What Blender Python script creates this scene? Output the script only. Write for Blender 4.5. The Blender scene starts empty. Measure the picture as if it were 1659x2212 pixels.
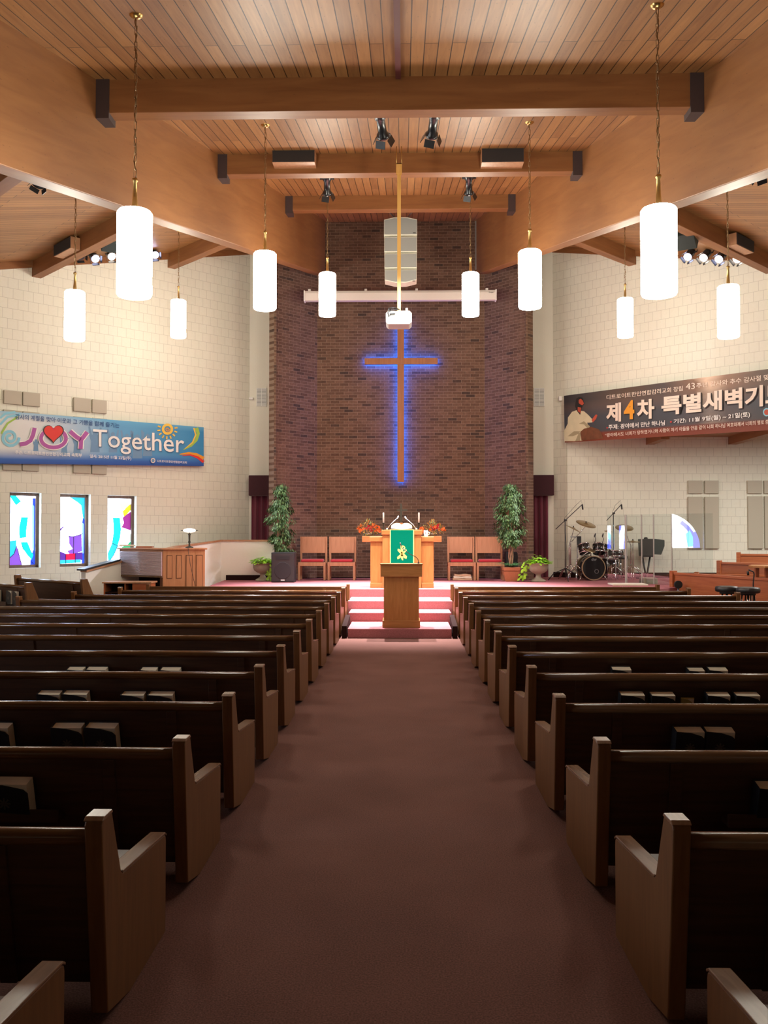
import bpy, bmesh, math, random
from mathutils import Vector, Matrix
random.seed(7)
SC = bpy.context.scene
C = SC.collection
PI = math.pi
R2 = math.sqrt(.5)

# ---------------------------------------------------------------- camera
F = 1912.0
CAM = Vector((0.06, 0.0, 1.75))
YAW, PITCH = math.atan(41.5 / F), math.atan(44 / F)
cd = bpy.data.cameras.new('camera')
cam = bpy.data.objects.new('camera', cd); C.objects.link(cam)
cam.location = CAM
cam.rotation_euler = (PI / 2 + PITCH, 0, YAW)
cd.sensor_fit = 'VERTICAL'; cd.sensor_height = 24.0
cd.lens = 24.0 * F / 2212.0
cd.clip_start = 0.05; cd.clip_end = 200
SC.camera = cam
SC.view_settings.view_transform = 'Standard'
SC.view_settings.look = 'None'
SC.view_settings.gamma = 1.0
SC.view_settings.use_curve_mapping = False
SC.view_settings.exposure = 0.0
w = bpy.data.worlds.new('world'); SC.world = w; w.use_nodes = True
w.node_tree.nodes['Background'].inputs[0].default_value = (0.5, 0.6, 0.8, 1)
w.node_tree.nodes['Background'].inputs[1].default_value = 0.05
LAMP_E = 50.0          # pendant shade emission
SPOT_W = 3.4           # scale of all the stage cans
GLASS_E = 1.0          # stained glass

ROT = cam.rotation_euler.to_matrix()
def ray(px, py):
    return (ROT @ Vector(((px - 829.5) / F, (1106 - py) / F, -1))).normalized()
def hit(px, py, n, c):
    n = Vector(n); d = ray(px, py)
    return CAM + d * ((c - n.dot(CAM)) / n.dot(d))
def atY(px, py, Y): return hit(px, py, (0, 1, 0), Y)
def atZ(px, py, Z): return hit(px, py, (0, 0, 1), Z)
WC = 26.49                                  # side walls: Y -/+ X = WC
def onL(px, py, off=0.0): return hit(px, py, (-1, 1, 0), WC - off / R2)
def onR(px, py, off=0.0): return hit(px, py, (1, 1, 0), WC - off / R2)
def zceil(Y): return 4.79 + .2155 * Y       # middle ceiling
def zside(X, Y): return 5.50 + .19 * (Y - abs(X))
def wbeam(Y): return 4.783 - .134 * Y       # inner face of the big beams
STAGE = 0.616

# ---------------------------------------------------------------- materials
MATS = {}
def newmat(name):
    m = bpy.data.materials.new(name); m.use_nodes = True
    MATS[name] = m
    nt = m.node_tree
    return m, nt, nt.nodes['Principled BSDF']
def N(nt, t, **k):
    n = nt.nodes.new(t)
    for a, b in k.items(): setattr(n, a, b)
    return n
def plain(name, col, rough=.5, metal=0, noise=.08, nscale=30, bump=0, emit=None, es=0, spec=None, sheen=0):
    m, nt, b = newmat(name)
    b.inputs['Roughness'].default_value = rough
    b.inputs['Metallic'].default_value = metal
    if spec is not None: b.inputs['Specular IOR Level'].default_value = spec
    if sheen: b.inputs['Sheen Weight'].default_value = sheen
    tc = N(nt, 'ShaderNodeTexCoord')
    nz = N(nt, 'ShaderNodeTexNoise'); nz.inputs['Scale'].default_value = nscale; nz.inputs['Detail'].default_value = 3
    nt.links.new(tc.outputs['Object'], nz.inputs['Vector'])
    mx = N(nt, 'ShaderNodeMixRGB'); mx.blend_type = 'MIX'
    mx.inputs[1].default_value = tuple(max(0, c * (1 - noise)) for c in col) + (1,)
    mx.inputs[2].default_value = tuple(min(1, c * (1 + noise)) for c in col) + (1,)
    nt.links.new(nz.outputs['Fac'], mx.inputs[0])
    nt.links.new(mx.outputs[0], b.inputs['Base Color'])
    if bump:
        bp = N(nt, 'ShaderNodeBump'); bp.inputs['Strength'].default_value = bump; bp.inputs['Distance'].default_value = .01
        nt.links.new(nz.outputs['Fac'], bp.inputs['Height']); nt.links.new(bp.outputs[0], b.inputs['Normal'])
    if emit:
        b.inputs['Emission Color'].default_value = tuple(emit) + (1,)
        b.inputs['Emission Strength'].default_value = es
    return m
def emitter(name, col, s):
    m, nt, b = newmat(name)
    b.inputs['Base Color'].default_value = tuple(min(1, c) for c in col) + (1,)
    b.inputs['Roughness'].default_value = .4
    b.inputs['Emission Color'].default_value = tuple(col) + (1,)
    b.inputs['Emission Strength'].default_value = s
    return m
def wood(name, c1, c2, axis='X', rough=.4, scale=1.0, knots=0.0, spec=.5, stretch=14.0):
    """grain that runs along the given axis of the object"""
    m, nt, b = newmat(name)
    tc = N(nt, 'ShaderNodeTexCoord'); mp = N(nt, 'ShaderNodeMapping')
    s = [stretch * 1.0] * 3; s['XYZ'.index(axis)] = 1.0
    mp.inputs['Scale'].default_value = [v * scale for v in s]
    nt.links.new(tc.outputs['Object'], mp.inputs['Vector'])
    n1 = N(nt, 'ShaderNodeTexNoise'); n1.inputs['Scale'].default_value = 1.6; n1.inputs['Detail'].default_value = 6; n1.inputs['Distortion'].default_value = .8
    nt.links.new(mp.outputs[0], n1.inputs['Vector'])
    cr = N(nt, 'ShaderNodeValToRGB')
    cr.color_ramp.elements[0].position = .3; cr.color_ramp.elements[0].color = tuple(c1) + (1,)
    cr.color_ramp.elements[1].position = .7; cr.color_ramp.elements[1].color = tuple(c2) + (1,)
    nt.links.new(n1.outputs['Fac'], cr.inputs[0])
    out = cr.outputs[0]
    if knots:
        vo = N(nt, 'ShaderNodeTexVoronoi'); mp2 = N(nt, 'ShaderNodeMapping')
        s2 = [3.2] * 3; s2['XYZ'.index(axis)] = .9
        mp2.inputs['Scale'].default_value = s2
        nt.links.new(tc.outputs['Object'], mp2.inputs['Vector']); nt.links.new(mp2.outputs[0], vo.inputs['Vector'])
        r2 = N(nt, 'ShaderNodeValToRGB'); r2.color_ramp.elements[0].position = .03; r2.color_ramp.elements[0].color = (1, 1, 1, 1)
        r2.color_ramp.elements[1].position = .1; r2.color_ramp.elements[1].color = (0, 0, 0, 1)
        nt.links.new(vo.outputs['Distance'], r2.inputs[0])
        mk = N(nt, 'ShaderNodeMixRGB'); mk.inputs[2].default_value = tuple(c * .35 for c in c1) + (1,)
        mu = N(nt, 'ShaderNodeMath', operation='MULTIPLY'); mu.inputs[1].default_value = knots
        nt.links.new(r2.outputs[0], mu.inputs[0]); nt.links.new(mu.outputs[0], mk.inputs[0]); nt.links.new(out, mk.inputs[1])
        out = mk.outputs[0]
    nt.links.new(out, b.inputs['Base Color'])
    b.inputs['Roughness'].default_value = rough
    b.inputs['Specular IOR Level'].default_value = spec
    return m
def planks(name, c1, c2, gap, width=.14, length=4.2, rough=.45):
    """tongue and groove boards: long axis = object X, rows = object Y"""
    m, nt, b = newmat(name)
    tc = N(nt, 'ShaderNodeTexCoord')
    br = N(nt, 'ShaderNodeTexBrick'); br.offset = .37; br.offset_frequency = 2
    br.inputs['Scale'].default_value = 1; br.inputs['Brick Width'].default_value = length; br.inputs['Row Height'].default_value = width
    br.inputs['Mortar Size'].default_value = .006; br.inputs['Mortar Smooth'].default_value = .3
    br.inputs['Color1'].default_value = (0, 0, 0, 1); br.inputs['Color2'].default_value = (1, 1, 1, 1); br.inputs['Mortar'].default_value = (.5, .5, .5, 1)
    nt.links.new(tc.outputs['Object'], br.inputs['Vector'])
    mp = N(nt, 'ShaderNodeMapping'); mp.inputs['Scale'].default_value = (1.2, 18, 1)
    nt.links.new(tc.outputs['Object'], mp.inputs['Vector'])
    ad = N(nt, 'ShaderNodeVectorMath', operation='ADD')
    nt.links.new(mp.outputs[0], ad.inputs[0])
    sc = N(nt, 'ShaderNodeVectorMath', operation='SCALE'); sc.inputs['Scale'].default_value = 37
    nt.links.new(br.outputs['Color'], sc.inputs[0]); nt.links.new(sc.outputs[0], ad.inputs[1])
    nz = N(nt, 'ShaderNodeTexNoise'); nz.inputs['Scale'].default_value = 1.3; nz.inputs['Detail'].default_value = 6; nz.inputs['Distortion'].default_value = .7
    nt.links.new(ad.outputs[0], nz.inputs['Vector'])
    mf = N(nt, 'ShaderNodeMath', operation='MULTIPLY'); mf.inputs[1].default_value = .36
    ml = N(nt, 'ShaderNodeMath', operation='MULTIPLY_ADD'); ml.inputs[1].default_value = .72
    nt.links.new(br.outputs['Color'], mf.inputs[0]); nt.links.new(nz.outputs['Fac'], ml.inputs[0]); nt.links.new(mf.outputs[0], ml.inputs[2])
    cr = N(nt, 'ShaderNodeValToRGB')
    cr.color_ramp.elements[0].position = .22; cr.color_ramp.elements[0].color = tuple(c1) + (1,)
    cr.color_ramp.elements[1].position = .82; cr.color_ramp.elements[1].color = tuple(c2) + (1,)
    nt.links.new(ml.outputs[0], cr.inputs[0])
    vo = N(nt, 'ShaderNodeTexVoronoi'); mp2 = N(nt, 'ShaderNodeMapping'); mp2.inputs['Scale'].default_value = (1.6, 4.2, 1)
    nt.links.new(tc.outputs['Object'], mp2.inputs['Vector']); nt.links.new(mp2.outputs[0], vo.inputs['Vector'])
    r2 = N(nt, 'ShaderNodeValToRGB'); r2.color_ramp.elements[0].position = .05; r2.color_ramp.elements[0].color = (.45, .45, .45, 1)
    r2.color_ramp.elements[1].position = .14; r2.color_ramp.elements[1].color = (1, 1, 1, 1)
    nt.links.new(vo.outputs['Distance'], r2.inputs[0])
    mk = N(nt, 'ShaderNodeMixRGB'); mk.blend_type = 'MULTIPLY'; mk.inputs[0].default_value = .8
    nt.links.new(cr.outputs[0], mk.inputs[1]); nt.links.new(r2.outputs[0], mk.inputs[2])
    mg = N(nt, 'ShaderNodeMixRGB'); mg.inputs[2].default_value = tuple(gap) + (1,)
    nt.links.new(br.outputs['Fac'], mg.inputs[0]); nt.links.new(mk.outputs[0], mg.inputs[1])
    nt.links.new(mg.outputs[0], b.inputs['Base Color'])
    bp = N(nt, 'ShaderNodeBump'); bp.invert = True; bp.inputs['Strength'].default_value = .6; bp.inputs['Distance'].default_value = .01
    nt.links.new(br.outputs['Fac'], bp.inputs['Height']); nt.links.new(bp.outputs[0], b.inputs['Normal'])
    b.inputs['Roughness'].default_value = rough
    return m
def masonry(name, c1, c2, mortar, bw, bh, ms, rough=.9, bump=.5, dark=None, var=.5):
    """bricks or blocks on a wall built in its local x, z"""
    m, nt, b = newmat(name)
    tc = N(nt, 'ShaderNodeTexCoord'); sp = N(nt, 'ShaderNodeSeparateXYZ'); cb = N(nt, 'ShaderNodeCombineXYZ')
    nt.links.new(tc.outputs['Object'], sp.inputs[0])
    nt.links.new(sp.outputs['X'], cb.inputs['X']); nt.links.new(sp.outputs['Z'], cb.inputs['Y'])
    br = N(nt, 'ShaderNodeTexBrick'); br.offset = .5
    br.inputs['Scale'].default_value = 1; br.inputs['Brick Width'].default_value = bw; br.inputs['Row Height'].default_value = bh
    br.inputs['Mortar Size'].default_value = ms; br.inputs['Mortar Smooth'].default_value = .2
    br.inputs['Color1'].default_value = (0, 0, 0, 1); br.inputs['Color2'].default_value = (1, 1, 1, 1); br.inputs['Mortar'].default_value = (.5, .5, .5, 1)
    nt.links.new(cb.outputs[0], br.inputs['Vector'])
    cr = N(nt, 'ShaderNodeValToRGB'); cr.color_ramp.elements[0].color = tuple(c1) + (1,); cr.color_ramp.elements[1].color = tuple(c2) + (1,)
    if dark:
        cr.color_ramp.elements[0].position = .12
        e = cr.color_ramp.elements.new(0.0); e.color = tuple(dark) + (1,)
    nt.links.new(br.outputs['Color'], cr.inputs[0])
    nz = N(nt, 'ShaderNodeTexNoise'); nz.inputs['Scale'].default_value = 18; nz.inputs['Detail'].default_value = 5
    nt.links.new(tc.outputs['Object'], nz.inputs['Vector'])
    mv = N(nt, 'ShaderNodeMixRGB'); mv.blend_type = 'OVERLAY'; mv.inputs[0].default_value = var
    nt.links.new(cr.outputs[0], mv.inputs[1]); nt.links.new(nz.outputs['Fac'], mv.inputs[2])
    mg = N(nt, 'ShaderNodeMixRGB'); mg.inputs[2].default_value = tuple(mortar) + (1,)
    nt.links.new(br.outputs['Fac'], mg.inputs[0]); nt.links.new(mv.outputs[0], mg.inputs[1])
    nt.links.new(mg.outputs[0], b.inputs['Base Color'])
    bp = N(nt, 'ShaderNodeBump'); bp.invert = True; bp.inputs['Strength'].default_value = bump; bp.inputs['Distance'].default_value = .006
    nt.links.new(br.outputs['Fac'], bp.inputs['Height'])
    bp2 = N(nt, 'ShaderNodeBump'); bp2.inputs['Strength'].default_value = .15; bp2.inputs['Distance'].default_value = .004
    nt.links.new(nz.outputs['Fac'], bp2.inputs['Height']); nt.links.new(bp.outputs[0], bp2.inputs['Normal'])
    nt.links.new(bp2.outputs[0], b.inputs['Normal'])
    b.inputs['Roughness'].default_value = rough
    return m
def carpet(name, col, amt=.35):
    m, nt, b = newmat(name)
    tc = N(nt, 'ShaderNodeTexCoord')
    n1 = N(nt, 'ShaderNodeTexNoise'); n1.inputs['Scale'].default_value = 130; n1.inputs['Detail'].default_value = 2
    n2 = N(nt, 'ShaderNodeTexNoise'); n2.inputs['Scale'].default_value = 1.4; n2.inputs['Detail'].default_value = 4
    for n in (n1, n2): nt.links.new(tc.outputs['Object'], n.inputs['Vector'])
    ml = N(nt, 'ShaderNodeMath', operation='MULTIPLY_ADD'); ml.inputs[1].default_value = .35
    nt.links.new(n2.outputs['Fac'], ml.inputs[0]); nt.links.new(n1.outputs['Fac'], ml.inputs[2])
    cr = N(nt, 'ShaderNodeValToRGB')
    cr.color_ramp.elements[0].position = .45; cr.color_ramp.elements[0].color = tuple(c * (1 - amt) for c in col) + (1,)
    cr.color_ramp.elements[1].position = .9; cr.color_ramp.elements[1].color = tuple(min(1, c * (1 + amt)) for c in col) + (1,)
    nt.links.new(ml.outputs[0], cr.inputs[0]); nt.links.new(cr.outputs[0], b.inputs['Base Color'])
    bp = N(nt, 'ShaderNodeBump'); bp.inputs['Strength'].default_value = .5; bp.inputs['Distance'].default_value = .004
    nt.links.new(n1.outputs['Fac'], bp.inputs['Height']); nt.links.new(bp.outputs[0], b.inputs['Normal'])
    b.inputs['Roughness'].default_value = .95; b.inputs['Specular IOR Level'].default_value = .1
    return m

M = {}
M['ceil'] = planks('ceiling_boards', (.215, .088, .028), (.41, .20, .070), (.035, .014, .006))
M['beam'] = wood('glulam', (.235, .092, .030), (.31, .135, .046), 'Y', rough=.5, knots=.5, scale=.6, stretch=9)
M['beamX'] = wood('glulam_cross', (.215, .082, .026), (.30, .125, .042), 'X', rough=.5, knots=.3, scale=.6, stretch=9)
M['block'] = masonry('painted_block', (.80, .785, .665), (.815, .80, .68), (.60, .58, .485), .215, .215, .0045, rough=.75, bump=.25, var=.12)
M['brick'] = masonry('brown_brick', (.100, .052, .031), (.165, .092, .058), (.235, .160, .115), .225, .073, .005, rough=.9, dark=(.055, .033, .024), var=.5)
M['plaster'] = plain('cream_plaster', (.82, .79, .68), .8, noise=.03)
M['whitewall'] = plain('white_rail_wall', (.86, .83, .74), .7, noise=.03)
M['carpet'] = carpet('aisle_carpet', (.172, .084, .070))
M['stagecarpet'] = carpet('stage_carpet', (.36, .135, .145), .25)
M['pew'] = wood('pew_walnut', (.05, .021, .010), (.085, .037, .017), 'X', rough=.45, scale=1.3)
M['pewend'] = wood('pew_end_oak', (.140, .057, .019), (.19, .083, .029), 'Z', spec=.3, rough=.45, scale=1.6, stretch=10)
M['rail'] = wood('pew_rail', (.095, .042, .016), (.15, .07, .027), 'X', rough=.17, scale=1.2)
M['armcap'] = wood('pew_cap', (.19, .095, .05), (.27, .145, .08), 'Y', rough=.27, scale=1.4)
M['oak'] = wood('golden_oak', (.37, .145, .036), (.45, .195, .055), 'Z', rough=.4, scale=1.6, stretch=9)
M['oakX'] = wood('golden_oak_x', (.37, .145, .036), (.45, .195, .055), 'X', rough=.4, scale=1.6, stretch=9)
M['lectern'] = wood('lectern_oak', (.38, .15, .04), (.49, .21, .068), 'Z', rough=.35, scale=1.6, stretch=9)
M['lecternX'] = wood('lectern_oak_x', (.36, .15, .04), (.50, .22, .075), 'X', rough=.35, scale=1.6, stretch=9)
M['chair'] = wood('chair_oak', (.40, .20, .10), (.50, .265, .14), 'Z', rough=.4, scale=1.5, stretch=9)
M['organ'] = wood('organ_wood', (.50, .21, .09), (.60, .28, .13), 'Z', rough=.4, scale=1.5, stretch=9)
M['choir'] = wood('choir_wood', (.32, .085, .03), (.42, .13, .045), 'X', rough=.35, scale=1.4)
M['crosswood'] = wood('cross_wood', (.30, .11, .04), (.38, .15, .055), 'Z', rough=.5)
M['black'] = plain('black_plastic', (.015, .016, .018), .45)
M['blackcan'] = plain('black_can', (.012, .014, .018), .28, spec=.7)
M['darkbox'] = plain('dark_grille', (.028, .024, .024), .8, noise=.3, nscale=200)
M['greenblack'] = plain('green_black_cabinet', (.02, .032, .03), .6)
M['hanger'] = plain('steel_hanger', (.055, .035, .035), .6)
M['brass'] = plain('brass', (.62, .42, .16), .3, 1)
M['chain'] = plain('chain', (.30, .19, .09), .45, .8)
M['chrome'] = plain('chrome', (.75, .75, .78), .15, 1)
M['steel'] = plain('steel', (.35, .35, .37), .35, .9)
M['pole'] = wood('pole_wood', (.60, .33, .08), (.68, .40, .12), 'Z', rough=.5)
M['white'] = plain('white_plastic', (.82, .80, .76), .4, noise=.02)
M['screen'] = plain('screen_case', (.72, .66, .60), .45, noise=.03)
M['grey'] = plain('grey_grille', (.30, .31, .29), .7, noise=.15, nscale=300)
M['cream'] = plain('cream_trim', (.78, .76, .64), .5)
M['panel'] = plain('acoustic_fabric', (.50, .46, .37), .95, noise=.06, nscale=180)
M['wine'] = plain('wine_velvet', (.14, .008, .03), .8, noise=.3, sheen=.5)
M['winedark'] = plain('wine_valance', (.045, .006, .012), .85, noise=.2, sheen=.3)
M['red'] = plain('red_cushion', (.42, .02, .035), .85, noise=.1, sheen=.2)
M['green'] = plain('green_cloth', (.0, .155, .092), .95, noise=.04, spec=.05)
M['yellow'] = plain('yellow_cloth', (.75, .68, .16), .8)
M['gold'] = plain('gold_fringe', (.72, .66, .22), .7)
M['paper'] = plain('paper', (.82, .76, .62), .8, noise=.05)
M['bookblack'] = plain('black_leather', (.012, .013, .016), .5, bump=.3)
M['bookgold'] = plain('gilt_stamp', (.10, .085, .06), .4)
M['booktan'] = plain('tan_cover', (.42, .36, .12), .7)
M['urn'] = plain('urn_stone', (.30, .27, .19), .75, noise=.2, nscale=9)
M['leafdark'] = plain('ficus_leaf', (.04, .11, .025), .65, noise=.5, nscale=14)
M['leafmid'] = plain('ficus_leaf_pale', (.13, .25, .08), .6, noise=.5, nscale=14)
M['leaflime'] = plain('lime_leaf', (.30, .62, .03), .45, noise=.3, nscale=14)
M['fern'] = plain('fern_leaf', (.06, .20, .06), .5, noise=.3, nscale=14)
M['bark'] = plain('bark', (.36, .24, .14), .8, noise=.2)
M['terracotta'] = plain('terracotta', (.36, .15, .06), .5, noise=.15, bump=.3)
M['soil'] = plain('soil', (.03, .02, .015), .95)
M['candle'] = plain('candle_wax', (.85, .78, .66), .4)
M['bronze'] = plain('bronze', (.045, .045, .028), .45, .3)
M['orange'] = plain('orange_petals', (.75, .15, .02), .7, noise=.3, nscale=12)
M['crimson'] = plain('crimson_petals', (.40, .01, .015), .7, noise=.3)
M['autumn'] = plain('autumn_leaf', (.45, .22, .04), .7, noise=.4, nscale=14)
M['olive'] = plain('olive_leaf', (.22, .26, .07), .7, noise=.4, nscale=14)
M['drumblack'] = plain('drum_shell', (.014, .013, .014), .12, spec=.8)
M['cymbal'] = plain('cymbal', (.40, .30, .17), .32, .9, noise=.15)
M['bassrim'] = plain('bass_hoop', (.50, .36, .22), .3, .6)
M['skin_w'] = plain('drum_head', (.28, .22, .17), .5)
M['blanket'] = plain('folded_blanket', (.62, .42, .28), .95, noise=.25, nscale=8)
M['vinyl'] = plain('stool_vinyl', (.022, .02, .022), .35, spec=.6)
M['base'] = plain('dark_baseboard', (.022, .009, .008), .9, spec=.1)
M['frame'] = wood('window_frame', (.12, .07, .05), (.18, .11, .08), 'Z', rough=.5)
M['lens_blue'] = emitter('lamp_lens_blue', (.62, .66, 1.0), 14)
M['lens_warm'] = emitter('lamp_lens_warm', (1.0, .86, .72), 14)
M['glass_w'] = emitter('lead_lines', (.01, .01, .015), 0)
M['neon'] = emitter('blue_neon', (.0, .12, 1.0), 80)
M['lampwhite'] = emitter('lit_shade', (1.0, .945, .80), LAMP_E)
M['opal'] = emitter('opal_shade', (1.0, .93, .85), 2.2)
M['txtwhite'] = plain('print_white', (.86, .84, .80), .6, noise=.02)
M['txtcream'] = plain('print_cream', (.86, .72, .60), .6, noise=.02)
M['txtorange'] = plain('print_orange', (.80, .33, .02), .6, noise=.02)
M['txtnavy'] = plain('print_navy', (.02, .08, .24), .6, noise=.02)
M['txtpurple'] = plain('print_purple', (.42, .10, .36), .6, noise=.02)
M['txtred'] = plain('print_red', (.72, .04, .03), .6, noise=.02)
M['txtdark'] = plain('print_dark', (.02, .015, .015), .6, noise=.02)
M['txtshadow'] = plain('print_blue_dark', (.05, .16, .32), .6, noise=.02)
M['txtsil'] = plain('print_silhouette', (.16, .30, .48), .6, noise=.02)
M['txtyellow'] = plain('print_yellow', (.85, .56, .08), .6, noise=.02)
M['txtgreen'] = plain('print_green', (.35, .55, .08), .6, noise=.02)
M['txtcyan'] = plain('print_cyan', (.25, .58, .72), .6, noise=.02)
M['skin'] = plain('print_skin', (.50, .08, .04), .6)
M['robe'] = plain('print_robe', (.70, .62, .42), .6, noise=.1, nscale=6)
M['robeshade'] = plain('print_robe_fold', (.40, .33, .20), .6)

def clear_sheet():
    m = bpy.data.materials.new('clear_acrylic'); m.use_nodes = True; nt = m.node_tree; nt.nodes.clear()
    out = N(nt, 'ShaderNodeOutputMaterial'); mx = N(nt, 'ShaderNodeMixShader')
    tr = N(nt, 'ShaderNodeBsdfTransparent'); tr.inputs[0].default_value = (.93, .95, .95, 1)
    gl = N(nt, 'ShaderNodeBsdfGlossy'); gl.inputs['Roughness'].default_value = .0
    fr = N(nt, 'ShaderNodeFresnel'); fr.inputs[0].default_value = 1.5
    nt.links.new(fr.outputs[0], mx.inputs[0]); nt.links.new(tr.outputs[0], mx.inputs[1]); nt.links.new(gl.outputs[0], mx.inputs[2])
    nt.links.new(mx.outputs[0], out.inputs[0])
    return m
M['acrylic'] = clear_sheet()
M['acrylicedge'] = plain('acrylic_edge', (.62, .60, .56), .2)

def banner_mat(name, stops, vstops, blend=.6):
    m, nt, b = newmat(name)
    uv = N(nt, 'ShaderNodeUVMap'); sp = N(nt, 'ShaderNodeSeparateXYZ'); nt.links.new(uv.outputs[0], sp.inputs[0])
    nz = N(nt, 'ShaderNodeTexNoise'); nz.inputs['Scale'].default_value = 3; nz.inputs['Detail'].default_value = 4
    nt.links.new(uv.outputs[0], nz.inputs['Vector'])
    ma = N(nt, 'ShaderNodeMath', operation='MULTIPLY_ADD'); ma.inputs[1].default_value = .16
    nt.links.new(nz.outputs['Fac'], ma.inputs[0]); nt.links.new(sp.outputs['X'], ma.inputs[2])
    sb = N(nt, 'ShaderNodeMath', operation='SUBTRACT'); sb.inputs[1].default_value = .08; nt.links.new(ma.outputs[0], sb.inputs[0])
    def ramp(st):
        r = N(nt, 'ShaderNodeValToRGB'); el = r.color_ramp.elements
        el[0].position, el[0].color = st[0][0], tuple(st[0][1]) + (1,)
        el[1].position, el[1].color = st[-1][0], tuple(st[-1][1]) + (1,)
        for p, c in st[1:-1]:
            e = el.new(p); e.color = tuple(c) + (1,)
        return r
    r1 = ramp(stops); nt.links.new(sb.outputs[0], r1.inputs[0])
    r2 = ramp(vstops[0]); r3 = ramp(vstops[1])
    nt.links.new(sp.outputs['Y'], r2.inputs[0]); nt.links.new(sp.outputs['Y'], r3.inputs[0])
    mx = N(nt, 'ShaderNodeMixRGB'); nt.links.new(r3.outputs[0], mx.inputs[0]); nt.links.new(r1.outputs[0], mx.inputs[1]); nt.links.new(r2.outputs[0], mx.inputs[2])
    nt.links.new(mx.outputs[0], b.inputs['Base Color']); b.inputs['Roughness'].default_value = .55
    return m
W_ = (1, 1, 1); B_ = (0, 0, 0)
M['bannerL'] = banner_mat('blue_banner_print',
    [(0, (.25, .50, .62)), (.08, (.70, .72, .68)), (.22, (.72, .72, .72)), (.42, (.42, .55, .68)), (.6, (.12, .36, .60)), (1, (.03, .24, .50))],
    ([(0, (.01, .07, .34)), (.16, (.03, .14, .48)), (.5, (.2, .4, .6)), (1, (.12, .42, .66))],
     [(0, W_), (.09, W_), (.30, (.0, .0, .0)), (.86, B_), (1, (.7, .7, .7))]))
M['bannerR'] = banner_mat('dark_banner_print',
    [(0, (.02, .022, .03)), (.10, (.05, .05, .055)), (.25, (.10, .06, .04)), (.42, (.07, .06, .06)), (.55, (.24, .13, .08)), (.60, (.85, .62, .45)), (.67, (.30, .17, .11)), (.80, (.12, .08, .06)), (1, (.045, .05, .06))],
    ([(0, (.20, .035, .012)), (.15, (.20, .035, .012)), (.2, (.05, .055, .07)), (.5, (.05, .06, .08)), (1, (.24, .12, .07))],
     [(0, W_), (.16, W_), (.19, (.75,) * 3), (.45, (.82,) * 3), (.72, (.55,) * 3), (.85, (.1,) * 3), (1, (.05,) * 3)]))

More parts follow.
